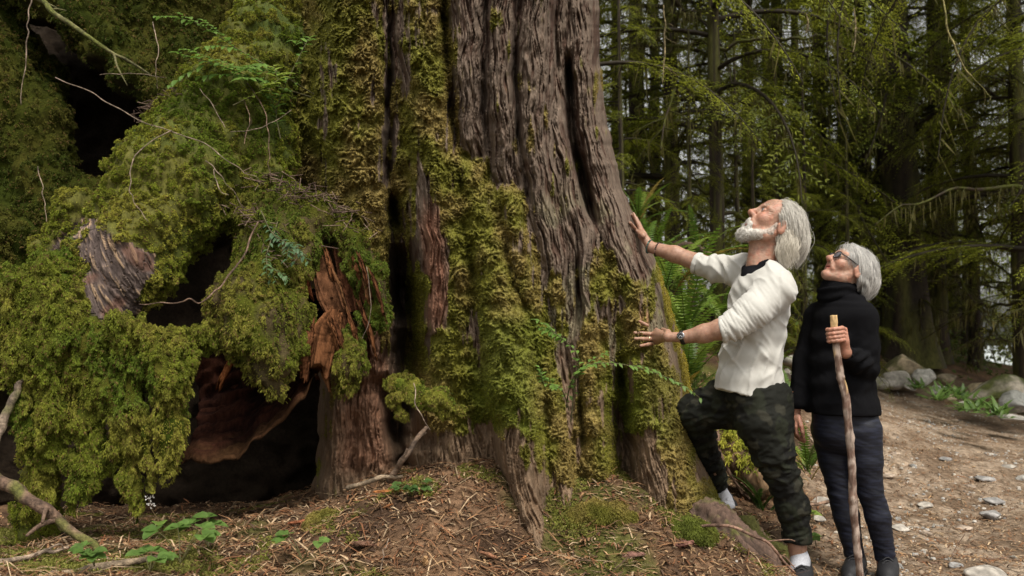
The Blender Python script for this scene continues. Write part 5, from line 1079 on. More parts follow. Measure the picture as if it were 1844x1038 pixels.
for k, (c, c2, cl) in enumerate([((1169, 444.5), 4.403, (.03, .07, .06)), ((1184, 449.5), 4.385, (.05, .03, .022))]):
    c = A(*c, c2); axb = unit(A(1215, 458, 4.34)-fw); u = unit(np.cross(axb, [0, 0, 1.])); w_ = np.cross(axb, u); b = MB()
    for a in np.linspace(0, 2*np.pi, 24, endpoint=False):
        p = c+(u*math.cos(a)+w_*math.sin(a))*(.0335+.001*k); n_ = 8; t_ = np.linspace(.05, np.pi-.05, 6); g_ = np.linspace(0, 2*np.pi, n_, endpoint=False)
        b.add(p+.0043*np.stack([np.cos(t_)[:, None]*np.ones(n_), np.sin(t_)[:, None]*np.cos(g_), np.sin(t_)[:, None]*np.sin(g_)], -1).reshape(-1, 3), grid_faces(6, n_, True), np.array(cl)*(1 if rp.random() < .75 else 5))
    b.build('bead_bracelet', M_DARK, man)
for q, tip in ((kn(1177, 611), nh_tip['r']), (kn(1181, 618), nh_tip['l'])):
    a_ = unit(tip-q); v, f = torus(q*.72+tip*.28+np.array([0, -.003, 0]), a_, .0105, .0016, 24, 6, 1.6); mk('finger_ring', v, f, M_GOLD, man)
# ---------------------------------------------------------------- the woman
wom = thing('person', 'grey bobbed woman in glasses, black roll neck sweater and navy leggings, gripping a staff', 'woman', A(1565, 1048, 4.0))
HW = Frame(A(1527, 491, 4.0), R(40), R(9), .95)
bb = MB()
S = SDF(A(1455, 560, 3.8), A(1590, 420, 4.2)+[0, 0, .02], .0028); build_head(S, HW, False); S.cone(HW(-.02, 0, -.03), A(1519, 535, 4.02), .047, .050, .03); S.cone(HW(.02, 0, -.05), A(1508, 532, 4.0), .026, .034, .03); skin_part(S, bb, HW, False)
STK = [(1501, 568, 3.70), (1503.5, 600, 3.70), (1508, 640, 3.705), (1514, 680, 3.71), (1523, 716, 3.715), (1527, 760, 3.72), (1533.5, 830, 3.73), (1536, 900, 3.74), (1541, 960, 3.75), (1549, 1040, 3.77), (1551, 1064, 3.77)]
def stickx(y): return np.array([np.interp(y, [s[1] for s in STK], [s[k] for s in STK]) for k in (0, 2)])
# hand closed round the staff
S = SDF(A(1470, 660, 3.55), A(1575, 565, 3.95), .0022); WS = np.array([.42, .20, .135])
ww = A(1521, 634, 3.755); wp = A(1519, 616, 3.735)
S.chain([A(1548, 655, 3.86), ww], [.036, .024], .02); S.chain([ww, wp], [.024, .024], .015)
R_S = .0165
for k, (y, ln) in enumerate([(592.5, 1.), (600, 1.05), (607, 1.), (613.5, .88)]):
    sx_, sy_ = stickx(y); c = A(sx_, y, sy_); pts = []
    for a in np.linspace(R(10), R(10+205*ln), 7):          # from the right side, over the front, round to the left and behind
        rr = R_S+.0085; pts.append(c+np.array([math.cos(a)*rr*1.25, -math.sin(a)*rr, .004*math.cos(a)]))
    pts = [A(1521.5, y+1, 3.722)] + pts; S.cone(wp, pts[0], .014, .010, .014); S.chain(pts, [.0100, .0095, .0092, .009, .0088, .0083, .008, .007], .0025)
sx_, sy_ = stickx(590); c = A(sx_, 590, sy_); S.chain([wp+np.array([.0, .02, .01]), A(1510, 600, 3.745), A(1497, 598, 3.738), A(1490.5, 594, 3.715)], [.014, .013, .0115, .0085], .006); skin_part(S, bb, c=WS)
# hanging hand
S = SDF(A(1410, 820, 3.9), A(1470, 700, 4.3), .0023); fwr = A(1433, 733, 4.10); pm2 = A(1433, 755, 4.10)
S.chain([A(1434, 700, 4.1), fwr], [.030, .0235], .015); S.chain([fwr, pm2], [.0225, .022], .012)
for k, (dx, dyy) in enumerate([(-3, .028), (-2, .009), (0, -.010), (3, -.026)]):
    a = A(1430+dx, 770-k*.5, 4.10-dyy*-1); S.cone(pm2+np.array([0, dyy*.6, 0]), a, .014, .0105, .014); S.chain([a, A(1432+dx, 781, 4.10+dyy), A(1440+dx*.5, 791-abs(k-1.3), 4.10+dyy*.9), A(1449+dx*.3, 796-1.5*abs(k-1.2), 4.10+dyy*.8)], [.0102, .0092, .0082, .0068], .003)
S.chain([A(1438, 752, 4.08), A(1443, 768, 4.055), A(1445.5, 779, 4.05), A(1446.5, 788, 4.055)], [.0135, .0115, .0098, .008], .006); skin_part(S, bb, c=WS)
S = SDF(A(1400, 1070, 3.65), A(1620, 500, 4.35), .010); S.chain([A(1520, 535, 4.03), A(1515, 600, 4.02), A(1520, 740, 4.02)], [.07, .09, .10], .05); S.chain([A(1550, 575, 3.92), A(1556, 664, 3.92), A(1548, 655, 3.86)], [.045, .038, .03], .03); S.chain([A(1470, 570, 4.13), A(1446, 650, 4.12), A(1434, 705, 4.1)], [.045, .034, .026], .03)
for pts in ([A(1500, 760, 4.06), A(1514, 890, 4.05), A(1539, 1010, 4.05), A(1540, 1040, 4.05)], [A(1548, 760, 3.97), A(1569, 890, 3.96), A(1594, 1015, 3.98), A(1595, 1040, 3.98)]): S.chain(pts, [.07, .045, .030, .032], .03)
skin_part(S, bb, c=WS)
# bare ankles
S = SDF(A(1515, 1075, 3.85), A(1625, 1000, 4.15), .004)
for px, Y in ((1540, 4.05), (1595, 3.98)): S.chain([A(px-1, 1000, Y), A(px, 1024, Y), A(px, 1044, Y)], [.033, .031, .036], .02)
skin_part(S, bb, c=WS); bb.build('body', M_SKIN, wom); eyes(HW, wom, (.12, .14, .13))
# roll-neck sweater
S = SDF(A(1405, 770, 3.6), A(1610, 495, 4.35), .0056)
for y, cx, hw, dy in ((555, 1516, 34, .12), (575, 1515, 48, .155), (610, 1513, 52, .155), (650, 1513, 55, .155), (690, 1516, 58, .16), (725, 1518, 60, .165), (750, 1520, 60, .165)): S.ell(A(cx, y, 4.03), [hw/385., dy, .085], .05)
S.chain([A(1530, 550, 4.0), A(1550, 572, 3.92)], [.06, .07], .05); S.chain([A(1551, 575, 3.92), A(1556, 625, 3.92), A(1557, 662, 3.92)], [.068, .062, .060], .03); S.chain([A(1557, 662, 3.92), A(1545, 652, 3.85), A(1528, 640, 3.775)], [.058, .050, .036], .02)
S.chain([A(1500, 550, 4.08), A(1474, 570, 4.14)], [.055, .058], .05); S.chain([A(1472, 572, 4.14), A(1450, 650, 4.13), A(1438, 725, 4.10)], [.060, .052, .046], .03)
S.cone(A(1513, 548, 4.03), A(1509, 524, 4.02), .080, .084, .02); S.halfspace(A(1500, 745, 4.0), (-.02, .0, -1)); 
S.cone(A(1437, 742, 4.10), A(1436, 756, 4.10), .036, .05, .004, True); S.cone(A(1524, 637, 3.76), A(1512, 629, 3.72), .027, .034, .003, True)
def knit(V, N):
    px, py = px_of(V); u = 1-np.abs(fbm(np.stack([V[:, 0]*8+V[:, 2]*3, V[:, 1]*8, V[:, 2]*6-V[:, 0]*3], 1), 3))*2.2; el = np.exp(-((px-1553)/18)**2-((py-655)/22)**2)
    nk = np.exp(-((py-535)/16)**2)*(py < 556); return .004*u*sstep(545, 600, py)+.010*el*np.sin(py*.33+px*.2)+.004*nk*np.sin(py*.45+.4*np.sin(px*.08))
sw = cloth('sweater', S, M_KNIT, wom, lambda V: np.tile([.006, .006, .007], (len(V), 1)), knit, 1)
S = SDF(A(1460, 560, 3.8), A(1560, 500, 4.25), .0042); S.chain([A(1510, 545, 4.02), A(1508, 530, 4.02), A(1508, 520, 4.015)], [.083, .088, .088], .015); up_ax = unit(np.array([-.12, 0, 1.])); S.halfspace(A(1508, 513, 4.0), (-.25, 0, 1)); S.cone(A(1508, 500, 4.0), A(1512, 538, 4.03), .078, .066, .006, True)
cloth('roll_collar', S, M_KNIT, sw, lambda V: np.tile([.006, .006, .007], (len(V), 1)), lambda V, N: .003*np.sin(V[:, 2]*140+2*fbm(V*9, 2))+.001*np.sin(np.arctan2(V[:, 1]-4.02, V[:, 0]-1.53)*90), 1)
# leggings
S = SDF(A(1440, 1050, 3.65), A(1630, 690, 4.35), .0058); S.ell(A(1521, 735, 4.02), [.148, .13, .12], .04); S.ell(A(1522, 775, 4.02), [.150, .13, .12], .05)
S.chain([A(1497, 775, 4.07), A(1504, 830, 4.06), A(1514, 885, 4.05), A(1524, 930, 4.05), A(1538, 995, 4.05), A(1539, 1014, 4.05)], [.094, .074, .058, .058, .042, .038], .012)
S.chain([A(1550, 775, 3.97), A(1559, 830, 3.96), A(1567, 885, 3.96), A(1581, 930, 3.96), A(1593, 995, 3.98), A(1594, 1020, 3.98)], [.094, .074, .054, .056, .043, .038], .012)
for px, py, Y in ((1539, 1022, 4.05), (1594, 1028, 3.98)): S.cone(A(px, py, Y), A(px, py+12, Y), .040, .05, .003, True)
def lfold(V, N):
    px, py = px_of(V); k = np.exp(-((py-890)/40)**2)+.7*np.exp(-((py-990)/30)**2)+.4*np.exp(-((py-790)/25)**2); return (1-np.abs(fbm(np.stack([V[:, 0]*5, V[:, 1]*5, V[:, 2]*26+V[:, 0]*9], 1), 2))*2.2)*(.0008+.003*k)
def legc(V):
    n_ = fbm(np.stack([V[:, 0]*10, V[:, 1]*10, V[:, 2]*160], 1), 3); return lerp(np.array([.005, .006, .011]), np.array([.012, .0145, .028]), sstep(-.3, .5, n_))
leg = cloth('leggings', S, M_LEGG, wom, legc, lfold, 1)
for px, Y, dx in ((1541, 4.06, -.13), (1596, 3.99, -.10)):
    hl = A(px+6, 1058, Y+.03); hl[2] = float(ground(hl[0], hl[1])); shoe(A(px, 1040, Y), hl, hl+np.array([dx, -.2, 0]), wom, (.05, .05, .05), (.015, .015, .017), True)
# bobbed hair
hullw = [(np.array([-.012, 0, .052]), np.array([.100, .083, .091])), (np.array([-.040, 0, -.005]), np.array([.072, .082, .076])), (np.array([.03, 0, .042]), np.array([.073, .077, .086]))]
kpw = lambda p: ((p[:, 2] > .080) & (p[:, 0] < .092)) | ((p[:, 0] < .070-.85*(.095-p[:, 2])) & (p[:, 2] > .0)) | ((p[:, 0] < -.05) & (p[:, 2] > -.02))
r1, d1 = hull_pts(hullw[0][0], hullw[0][1], 7500, kpw, rp); fl = unit(np.array([-.55, 0, -.25])+np.array([0, .75, 0])*np.sign(r1[:, 1:2]+.02)*sstep(.13, .08, r1[:, 2])[:, None]+np.array([0, .8, 0])*np.sign(r1[:, 1:2]+.02)*sstep(.08, .13, r1[:, 2])[:, None]*.6)
Lw = .050+np.clip(r1[:, 2]+.05, 0, .2)*.66*rp.uniform(.88, 1.06, len(r1)); hb = MB()
v, f = grow_hair(HW, r1, fl, Lw, hullw, .55, 18, .0017, rp, .0012, 30, .2, .75); hb.add(v, f, np.repeat(lerp(np.array([.32, .31, .29]), np.array([.54, .52, .485]), rp.random(len(r1)))*np.where(rp.random((len(r1), 1)) < .25, .5, 1), 19*3, 0))
rf = rp.permutation(len(r1))[:360]; v, f = grow_hair(HW, r1[rf], fl[rf]+rp.normal(0, .2, (360, 3)), Lw[rf]*rp.uniform(.95, 1.15, 360), [(c*1, r*1.05) for c, r in hullw], .55, 18, .0011, rp, .002, 40, .35, .7); hb.add(v, f, (.52, .50, .47))
S = SDF(A(1480, 560, 3.75), A(1610, 415, 4.3), .004); S.ell(HW(-.014, 0, .050), np.array([.101, .083, .090])*HW.s, 0, False, HW.M); S.ell(HW(-.052, 0, .0), np.array([.070, .080, .078])*HW.s, .02, False, HW.M); S.halfspace(HW(.044, 0, .10), HW.M[0]+HW.M[2]*-.72)
V, Q = S.mesh(); q = HW.inv(V); hb.add(V, Q, (.44, .43, .41)); hb.build('hair', M_HAIR, wom)
v, t_, c_ = tufts(np.concatenate([np.array([HW(.099-.012*u/.03, g*(.018+.032*u/.03), .041+.003*rp.random())]) for g in (-1, 1) for u in rp.uniform(0, .03, 80)]), np.tile(unit(HW.M[0]*.5+HW.M[2]*.6), (160, 1)), .007, .0012, np.array([.3, .25, .2]), 1, .2, .5, rp); mk('eyebrow', v, t_, M_HAIR, wom, col=c_)
# glasses
gl = thing('glasses', None, None); gl.parent = wom; gl.location = [float(q) for q in HW(.11, 0, .02)-worigin(wom)]
for g in (-1, 1):
    a = np.linspace(0, 2*np.pi, 41)[:-1]; ex, ez = .0235*np.sign(np.cos(a))*np.abs(np.cos(a))**.75, .0185*np.sign(np.sin(a))*np.abs(np.sin(a))**.8
    rim = np.array([HW(.113-.25*abs(g*.032+y_)*.35, g*.033+y_, .018+z_) for y_, z_ in zip(ex, ez)]); v, f = tube(np.vstack([rim, rim[:2]]), [.0027, .0027], 90, 7, cap=False); mk('rim', v, f, M_GLASSF, gl)
    cen = rim.mean(0); th = HW.M[0]*.001; V = np.vstack([rim+th, rim-th, [cen+th*1.5], [cen-th*1.5]]); j = np.arange(40); j2 = (j+1) % 40
    mk('lens', V, [np.stack([j, j2, np.full(40, 80)], 1), np.stack([40+j2, 40+j, np.full(40, 81)], 1), np.stack([j, 40+j, 40+j2, j2], 1)], M_LENS, gl)
    v, f = tube([HW(.104, g*.057, .026), HW(.06, g*.075, .026), HW(.0, g*.083, .024), HW(-.012, g*.082, .012)], [.0032, .0026, .0022], 20, 6); mk('temple_arm', v, f, M_GLASSF, gl)
v, f = tube([HW(.112, -.011, .022), HW(.118, 0, .025), HW(.112, .011, .022)], [.0026, .0026], 10, 6); mk('bridge', v, f, M_GLASSF, gl)
# the staff
stf = thing('walking_stick', 'peeling wooden walking staff held upright in the woman\'s fist, pale top without bark', 'stick', A(1551, 1064, 3.77))
C = [A(*s) for s in STK]; v, f = tube(C, [.0145, .0145, .0150, .0155, .0175, .0165, .0165, .017, .016, .0155, .015], 150, 18); t_ = np.repeat(np.linspace(0, 1, 150), 18); t_ = np.concatenate([t_, [0, 1]])
N = vnormals(v, f); v = v+N*(.0022*fbm(v*np.array([45, 45, 18]), 3)+.007*sum(np.exp(-((t_-q)/.010)**2) for q in (.30, .545, .70))*(.4+fbm(v*30, 2)))[:, None]
peel = sstep(.135, .12, t_+.02*fbm(v*30, 2))+sstep(.25, .35, fbm(v*np.array([16, 16, 7])+3, 3))*sstep(.16, .2, t_)*sstep(.45, .3, t_); cb = lerp(np.array([.17, .11, .085]), np.array([.38, .30, .25]), sstep(-.25, .35, fbm(v*np.array([30, 30, 22]), 4)))
mk('shaft', v, f, M_WOOD, stf, col=lerp(cb, np.array([.58, .40, .20]), np.clip(peel, 0, 1)))
# ================================================================ stones, sticks, chips, small plants
def rock_mesh(seed, n=3):
    rg = np.random.default_rng(seed); import bmesh
    bm = bmesh.new(); bmesh.ops.create_icosphere(bm, subdivisions=n, radius=1); V = np.array([v.co[:] for v in bm.verts]); T = np.array([[v.index for v in f.verts] for f in bm.faces]); bm.free()
    for k in range(9):                                                           # knock flat facets off
        d = unit(rg.normal(size=3)); h = rg.uniform(.48, .78); e = V@d; V = V-np.maximum(e-h, 0)[:, None]*d*.9
    V = V*(1+.06*fbm(V*1.7+seed, 3))[:, None]+.02*fbm(V*6+seed, 2)[:, None]*V; return V*rg.uniform(.85, 1.15, 3), T
def sit(x, y): return np.array([x, y, float(ground(x, y))])
def rock(px, py, Y, wpx, hpx, name, label, group, seed, col, mossy=0., n=3, parts=True):
    """stone whose foot shows at pixel (px, py)"""
    V, T = rock_mesh(seed, n); r = wpx*Y/F/2; h = hpx*Y/F/2; p = at(px, py, Y); V = V*np.array([r, r*.8, h]); V = V+p+[0, 0, h*.55]
    N = vnormals(V, T); k = fbm(V*(.6/r)*2.2, 3); c = lerp(np.asarray(col)*.72, np.asarray(col)*1.2, sstep(-.4, .4, k)); c = lerp(c, np.array([.07, .08, .02]), sstep(.2, .6, N[:, 2]*.5+fbm(V*3+seed, 3)+.25)*mossy)
    o = mk(name, V, T, M_ROCK, col=c, smooth=True); tag(o, label, 'rock', group); return o
def groundY(px, py):
    """depth at which the ground shows at a pixel"""
    ys = np.concatenate([np.linspace(2.9, 12, 400), np.linspace(12, 40, 200)]); P = at(np.full(600, px), np.full(600, py), ys); d = P[:, 2]-ground(P[:, 0], P[:, 1]); i = np.argmax(d < 0) if (d < 0).any() else 599; return ys[i]
BD = (.36, .32, .26); BG = (.30, .28, .25)
for i, (px, py, Y, w_, h_, lab, col, mo) in enumerate([
 (1625, 688, 11.6, 108, 62, 'largest pale tan boulder at the far edge of the path, right of the woman\'s shoulder', (.42, .34, .23), .8), (1608, 694, 11.3, 56, 34, 'grey angular boulder leaning against the foot of the tan one', BG, .1),
 (1580, 700, 11.0, 38, 26, 'small grey stone tucked behind the woman\'s arm', BG, .0), (1663, 693, 11.2, 40, 34, 'pale rounded stone right of the tan boulder', (.42, .41, .38), .1), (1706, 690, 11.4, 36, 26, 'flat brown stone behind the leafy plants', (.27, .22, .16), .2),
 (1800, 728, 9.8, 110, 66, 'broad mossy grey boulder at the right end of the plants', (.29, .26, .21), 1.0), (1838, 742, 9.3, 66, 44, 'dark grey boulder cut by the right edge of the photo', (.24, .24, .24), .3), (1770, 712, 10.2, 50, 30, 'tan slab leaning on the broad mossy boulder', (.34, .27, .18), .2),
 (1740, 735, 9.6, 30, 18, 'light cobble below the leafy plants', (.40, .38, .33), 0), (1714, 725, 9.9, 30, 20, 'tan cobble left of the light one, under the plants', (.36, .29, .20), 0), (1690, 708, 10.6, 26, 18, 'white stone just under the first leafy plants', (.45, .44, .41), 0), (1640, 702, 10.9, 28, 16, 'low grey stone before the pale rounded one', BG, 0),
 (1820, 760, 8.7, 60, 20, 'low flat rock at the right edge below the boulders', (.33, .31, .28), .1), (1430, 655, 9.2, 34, 20, 'pale stone on the bank between the man\'s back and the woman', (.36, .34, .30), .2), (1415, 680, 8.6, 30, 18, 'stone low on the bank behind the man\'s shirt', (.33, .30, .26), .2)]):
    rock(px, py, Y, w_*1.1, h_*1.15, 'boulder', lab, 'boulders beside the path', 100+i, col, mo, 4 if w_ > 60 else 3)
for i, (px, py, w_, h_, lab) in enumerate([(1668, 915, 34, 18, 'whitish angular stone in the middle of the path'), (1785, 935, 40, 26, 'dark and white broken stone on the right of the path'), (1735, 955, 34, 14, 'flat stone below the broken one'), (1618, 955, 42, 16, 'flat grey stone beside the woman\'s ankle'),
  (1775, 868, 46, 16, 'flat greyish slab on the right of the path'), (1668, 965, 20, 16, 'small dark round pebble beside the flat stones'), (1775, 1038, 84, 26, 'large pale stone at the bottom edge of the path'), (1790, 905, 40, 14, 'pale slab at the far right of the path'), (1600, 862, 30, 14, 'flat tan stone beside the woman\'s knee'),
  (1478, 912, 44, 22, 'white stone between the two people\'s legs'), (1700, 830, 26, 9, 'thin light slab in the upper path'), (1745, 880, 28, 10, 'reddish flat stone in the path'), (1475, 940, 30, 18, 'pale stone behind the woman\'s front shin'), (1720, 1022, 30, 12, 'low stone near the bottom right'), (1612, 820, 22, 8, 'small flat stone behind the woman\'s hip'),
  (1818, 845, 30, 12, 'grey stone at the path\'s right side, above the slab')]):
    rock(px, py, groundY(px, py), w_, h_*.95, 'path_stone', lab, 'larger stones on the path', 200+i, [(.34, .31, .27), (.27, .26, .25), (.34, .27, .21)][i % 3])
rg = np.random.default_rng(77); protos = []
for k in range(8): V, T = rock_mesh(300+k, 2); protos.append((V, T))
def flatrock(n, xr, yr, keep, name, label, group, sc):
    made = {}; cnt = 0
    while cnt < n:
        x, y = rg.uniform(*xr), yr[0]+(yr[1]-yr[0])*rg.random()**1.5
        if rg.random() > pathmask(np.array([x]), np.array([y]))[0]*.98+.02 or fbm(np.array([[x*1.1, y*1.1, 3.]]), 2)[0] < rg.uniform(-.5, .25): continue
        k = rg.integers(8); s = sc*rg.lognormal(0, .45); cnt += 1
        if k not in made:
            V, T = protos[k]; c = [(.40, .36, .30), (.34, .33, .31), (.44, .42, .38), (.37, .29, .21)][k % 4]; o = mk(name, V, T, M_ROCK, col=lerp(np.array(c)*.5, np.array(c)*1.0, sstep(-.4, .4, fbm(V*2, 3))), origin=(0, 0, 0), smooth=False); tag(o, label, 'stone', group); made[k] = o
        else: o = made[k].copy(); COL.objects.link(o)
        o.scale = (s*rg.uniform(.8, 1.5), s*rg.uniform(.7, 1.1), s*rg.uniform(.3, .6)); o.rotation_euler = (rg.normal(0, .15), rg.normal(0, .15), rg.random()*6.28); p = sit(x, y); o.location = (p[0], p[1], p[2]+s*.0)
flatrock(230, (1.0, 6.5), (3.7, 11), None, 'pebble', 'small flat pale stone scattered on the gravelly path', 'small stones strewn along the path', .020)
b = MB()
for i in range(11000):
    x, y = rg.uniform(.9, 7), 3.6+8*rg.random()**1.7
    if rg.random() > pathmask(np.array([x]), np.array([y]))[0] or fbm(np.array([[x*1.3, y*1.3, 3.]]), 2)[0] < rg.uniform(-.4, .3): continue
    a = rg.random(7)*.5+np.linspace(0, 6.28, 8)[:7]; r = rg.uniform(.004, .014); p = sit(x, y); ring = np.stack([np.cos(a)*r*rg.uniform(.8, 1.5), np.sin(a)*r, 0*a], 1); ht = r*rg.uniform(.3, .8)
    V = np.vstack([p+ring-[0, 0, .003], p+ring*.75+[0, 0, ht], p+[0, 0, ht*1.1]]); j = np.arange(7); j2 = (j+1) % 7; b.add(V, [np.stack([j, j2, 7+j2, 7+j], 1), np.stack([7+j, 7+j2, np.full(7, 14)], 1)], np.array([(.40, .36, .30), (.33, .32, .30), (.46, .43, .38), (.36, .27, .19)][rg.integers(4)])*rg.uniform(.7, 1.15))
tag(b.build('path_gravel', M_ROCK, smooth=False), 'fine pale gravel mixed into the brown path', 'gravel', kind='stuff')

def stick(name, pts, rad, col, label, cat='branch', group=None, side=0, seed=0, mossy=0, n=50):
    rgs = np.random.default_rng(seed+900); C = [at(p[0], p[1], p[2]-(.10 if name == 'dead_twig' and p[0] < 540 else 0)) if len(p) == 3 else p for p in pts]; C = np.array(C); C2 = spline(C, max(8, len(C)*3)); L = np.linalg.norm(np.diff(C2, axis=0), axis=1).sum(); C2[1:-1] += rgs.normal(0, .006*L**.5, (len(C2)-2, 3))
    rad = [r*(.45 if name == 'dead_twig' else .8) for r in rad]; b = MB(); v, f = tube(C2, rad, n, 8, .25, 18); c = lerp(np.asarray(col)*.6, np.asarray(col)*1.4, sstep(-.3, .4, fbm(v*22+seed, 3))); c = lerp(c, np.array([.10, .11, .02]), sstep(-.1, .35, fbm(v*7+seed, 2))*mossy); b.add(v, f, c)
    for k in range(side):
        i = rgs.integers(2, len(C2)-2); d = unit(unit(C2[i+1]-C2[i-1])*.8+rgs.normal(0, .5, 3)); l = L*rgs.uniform(.08, .28); v, f = tube([C2[i], C2[i]+d*l*.5+rgs.normal(0, .01, 3), C2[i]+d*l], [rad[0]*.45, rad[-1]*.5], 10, 5); b.add(v, f, np.asarray(col))
    o = b.build(name, M_TWIG); tag(o, label, cat, group); return o
PALE = (.22, .165, .12); BRN = (.15, .095, .065); GRN = (.13, .12, .05)
stick('fallen_branch', [(-20, 855, 3.35), (60, 905, 3.3), (130, 955, 3.3), (205, 1015, 3.25)], [.035, .03, .022, .014], BRN, 'thick mossy branch slanting down to the ground at the lower left corner', mossy=.8, seed=1, side=2)
stick('fallen_branch', [(75, 1040, 3.05), (160, 1026, 3.1), (240, 1010, 3.15), (310, 1006, 3.2)], [.018, .02, .016, .008], (.24, .18, .12), 'pale peeled stick lying along the bottom at the left', seed=2)
stick('fallen_branch', [(-10, 1012, 3.1), (60, 1000, 3.2), (130, 985, 3.3)], [.012, .012, .006], PALE, 'thin pale stick crossing the mossy branch at the lower left', seed=3, side=2)
stick('fallen_branch', [(-10, 800, 3.35), (15, 740, 3.45), (35, 690, 3.5), (60, 660, 3.55)], [.022, .02, .016, .01], PALE, 'lichen covered limb propped upright at the left edge', mossy=.5, seed=4)
stick('dead_twig', [(100, 140, 4.25), (180, 175, 4.15), (260, 220, 4.0), (340, 245, 3.9), (420, 295, 3.85), (470, 335, 3.9)], [.006, .006, .0055, .005, .004, .003], PALE, 'long thin pale twig arching across the mossy root', seed=5)
stick('dead_twig', [(370, 290, 3.75), (410, 330, 3.75), (440, 380, 3.8)], [.005, .004, .003], PALE, 'second thin twig slanting over the middle of the mossy root', seed=41)
stick('dead_twig', [(385, 305, 3.8), (397, 345, 3.8), (412, 352, 3.82)], [.005, .004, .003], (.3, .23, .17), 'short pale twig stuck upright in the mossy root', seed=42)
stick('dead_twig', [(68, 300, 4.5), (78, 350, 4.45), (84, 400, 4.4)], [.005, .005, .003], PALE, 'twig hanging on the dark bank left of the root', seed=43)
stick('dead_twig', [(360, 160, 4.1), (390, 200, 4.05), (405, 230, 4.0)], [.004, .004, .003], PALE, 'fine twig beneath the bright leafy sprigs', seed=44, side=2)
stick('dead_twig', [(440, 180, 4.1), (450, 215, 4.05), (440, 260, 4.0)], [.004, .004, .003], BRN, 'fine dark stem hanging under the leafy sprigs', seed=45, side=2)
stick('dead_twig', [(55, -10, 4.3), (52, 40, 4.3), (48, 90, 4.3), (40, 140, 4.3), (38, 190, 4.3)], [.008, .007, .006, .004], PALE, 'straight pale twig hanging down at the top left', seed=6)
stick('mossy_limb', [(45, -20, 4.35), (110, 30, 4.3), (190, 85, 4.3), (270, 135, 4.4)], [.020, .016, .012, .007], GRN, 'mossy limb slanting from the top left over the bank', mossy=.9, seed=7, side=3)
stick('dead_twig', [(180, 135, 4.4), (230, 132, 4.3), (300, 140, 4.25)], [.005, .005, .003], PALE, 'short arched twig in front of the dark hollow', seed=8)
stick('dead_twig', [(275, 40, 4.6), (285, 80, 4.5), (280, 130, 4.45), (284, 160, 4.45)], [.006, .005, .003], PALE, 'upright pale twig on the bank above the root', seed=9)
stick('dead_twig', [(310, 235, 3.85), (255, 270, 3.8), (232, 315, 3.75), (240, 360, 3.72), (268, 400, 3.7)], [.005, .005, .004, .003], PALE, 'thin twig curling down the mossy root', seed=10)
stick('dead_twig', [(445, 150, 4.2), (475, 200, 4.1), (485, 270, 4.05), (487, 330, 4.0)], [.006, .005, .004], BRN, 'slender drooping stem between the root and the trunk', seed=11)
stick('dead_twig', [(415, 238, 4.0), (470, 230, 4.05), (525, 198, 4.2)], [.004, .004, .003], PALE, 'thin twig bridging from the root to the cedar', seed=12)
stick('dead_twig', [(250, 548, 3.6), (320, 543, 3.55), (370, 535, 3.6), (420, 490, 3.8), (465, 400, 3.95)], [.004, .006, .008, .009, .009], BRN, 'bent brown stick leaning from the stump to the root', seed=13)
stick('dead_twig', [(660, 480, 3.9), (668, 560, 3.88), (655, 610, 3.88), (650, 650, 3.88)], [.004, .004, .003], PALE, 'hanging rootlet in front of the orange wood', seed=14)
stick('fallen_branch', [(700, 868, 3.55), (730, 822, 3.5), (768, 770, 3.6)], [.014, .015, .012], (.09, .06, .04), 'dark broken stick leaning at the foot of the cleft', seed=15, side=2)
stick('fallen_branch', [(625, 880, 3.55), (680, 862, 3.5), (725, 858, 3.55)], [.012, .012, .007], (.2, .15, .1), 'stick lying across the mound under the reddish column', seed=16)
stick('dead_twig', [(745, 690, 3.68), (752, 735, 3.62), (775, 775, 3.6)], [.005, .005, .004], PALE, 'pale curled stalk hanging from the moss shelf', seed=17)
stick('fallen_branch', [(1262, 948, 3.72), (1320, 950, 3.66), (1380, 980, 3.66), (1430, 1030, 3.7)], [.008, .009, .008, .006], (.2, .12, .085), 'long thin stick running over the reddish root to the man\'s shoe', seed=18, side=2)
stick('fallen_branch', [(1395, 1008, 4.05), (1330, 985, 4.0), (1290, 975, 3.9)], [.016, .02, .02], (.085, .06, .045), 'dark stub of wood beside the man\'s shoe', seed=19)
stick('fallen_branch', [(1290, 760, 4.9), (1300, 820, 4.85), (1330, 880, 4.8), (1350, 900, 4.75)], [.014, .014, .01, .008], BRN, 'thin upright stick leaning behind the man\'s raised knee', seed=20, side=2)
stick('fallen_branch', [(1440, 770, 5.8), (1475, 805, 5.6), (1510, 838, 5.5)], [.012, .012, .010], PALE, 'pale stick behind the woman\'s hanging hand', seed=21)
stick('fallen_branch', [(1600, 1005, groundY(1600, 1005)), (1680, 1012, groundY(1680, 1012)), (1760, 1010, groundY(1760, 1010)), (1850, 1000, groundY(1850, 1000))], [.006, .008, .008, .005], BRN, 'long thin twig lying across the path at the lower right', seed=22, side=4)
stick('fallen_branch', [(1455, 912, 4.85), (1490, 905, 4.9), (1530, 880, 5.0)], [.010, .012, .006], (.2, .13, .09), 'stick on the ground between the two people\'s legs', seed=23, side=2)
stick('dead_twig', [(685, 1030, 3.2), (690, 1000, 3.22), (700, 970, 3.3)], [.006, .005, .003], PALE, 'short pale stick standing in the litter at the bottom centre', seed=24)
stick('fallen_branch', [(1180, 455, 5.9), (1240, 440, 6.2), (1300, 480, 6.3), (1345, 505, 6.4)], [.03, .035, .03, .02], (.08, .05, .035), 'rotten brown log lying behind the ferns', mossy=.4, seed=25)
stick('hanging_lichen', [(1695, -20, 5.2), (1705, 40, 5.2), (1722, 90, 5.2), (1750, 140, 5.2), (1783, 175, 5.2), (1778, 188, 5.2)], [.006, .008, .008, .004, .003, .002], (.26, .22, .09), 'pale lichen draped twig dangling at the top right', 'twig', mossy=.5, seed=26, side=4)
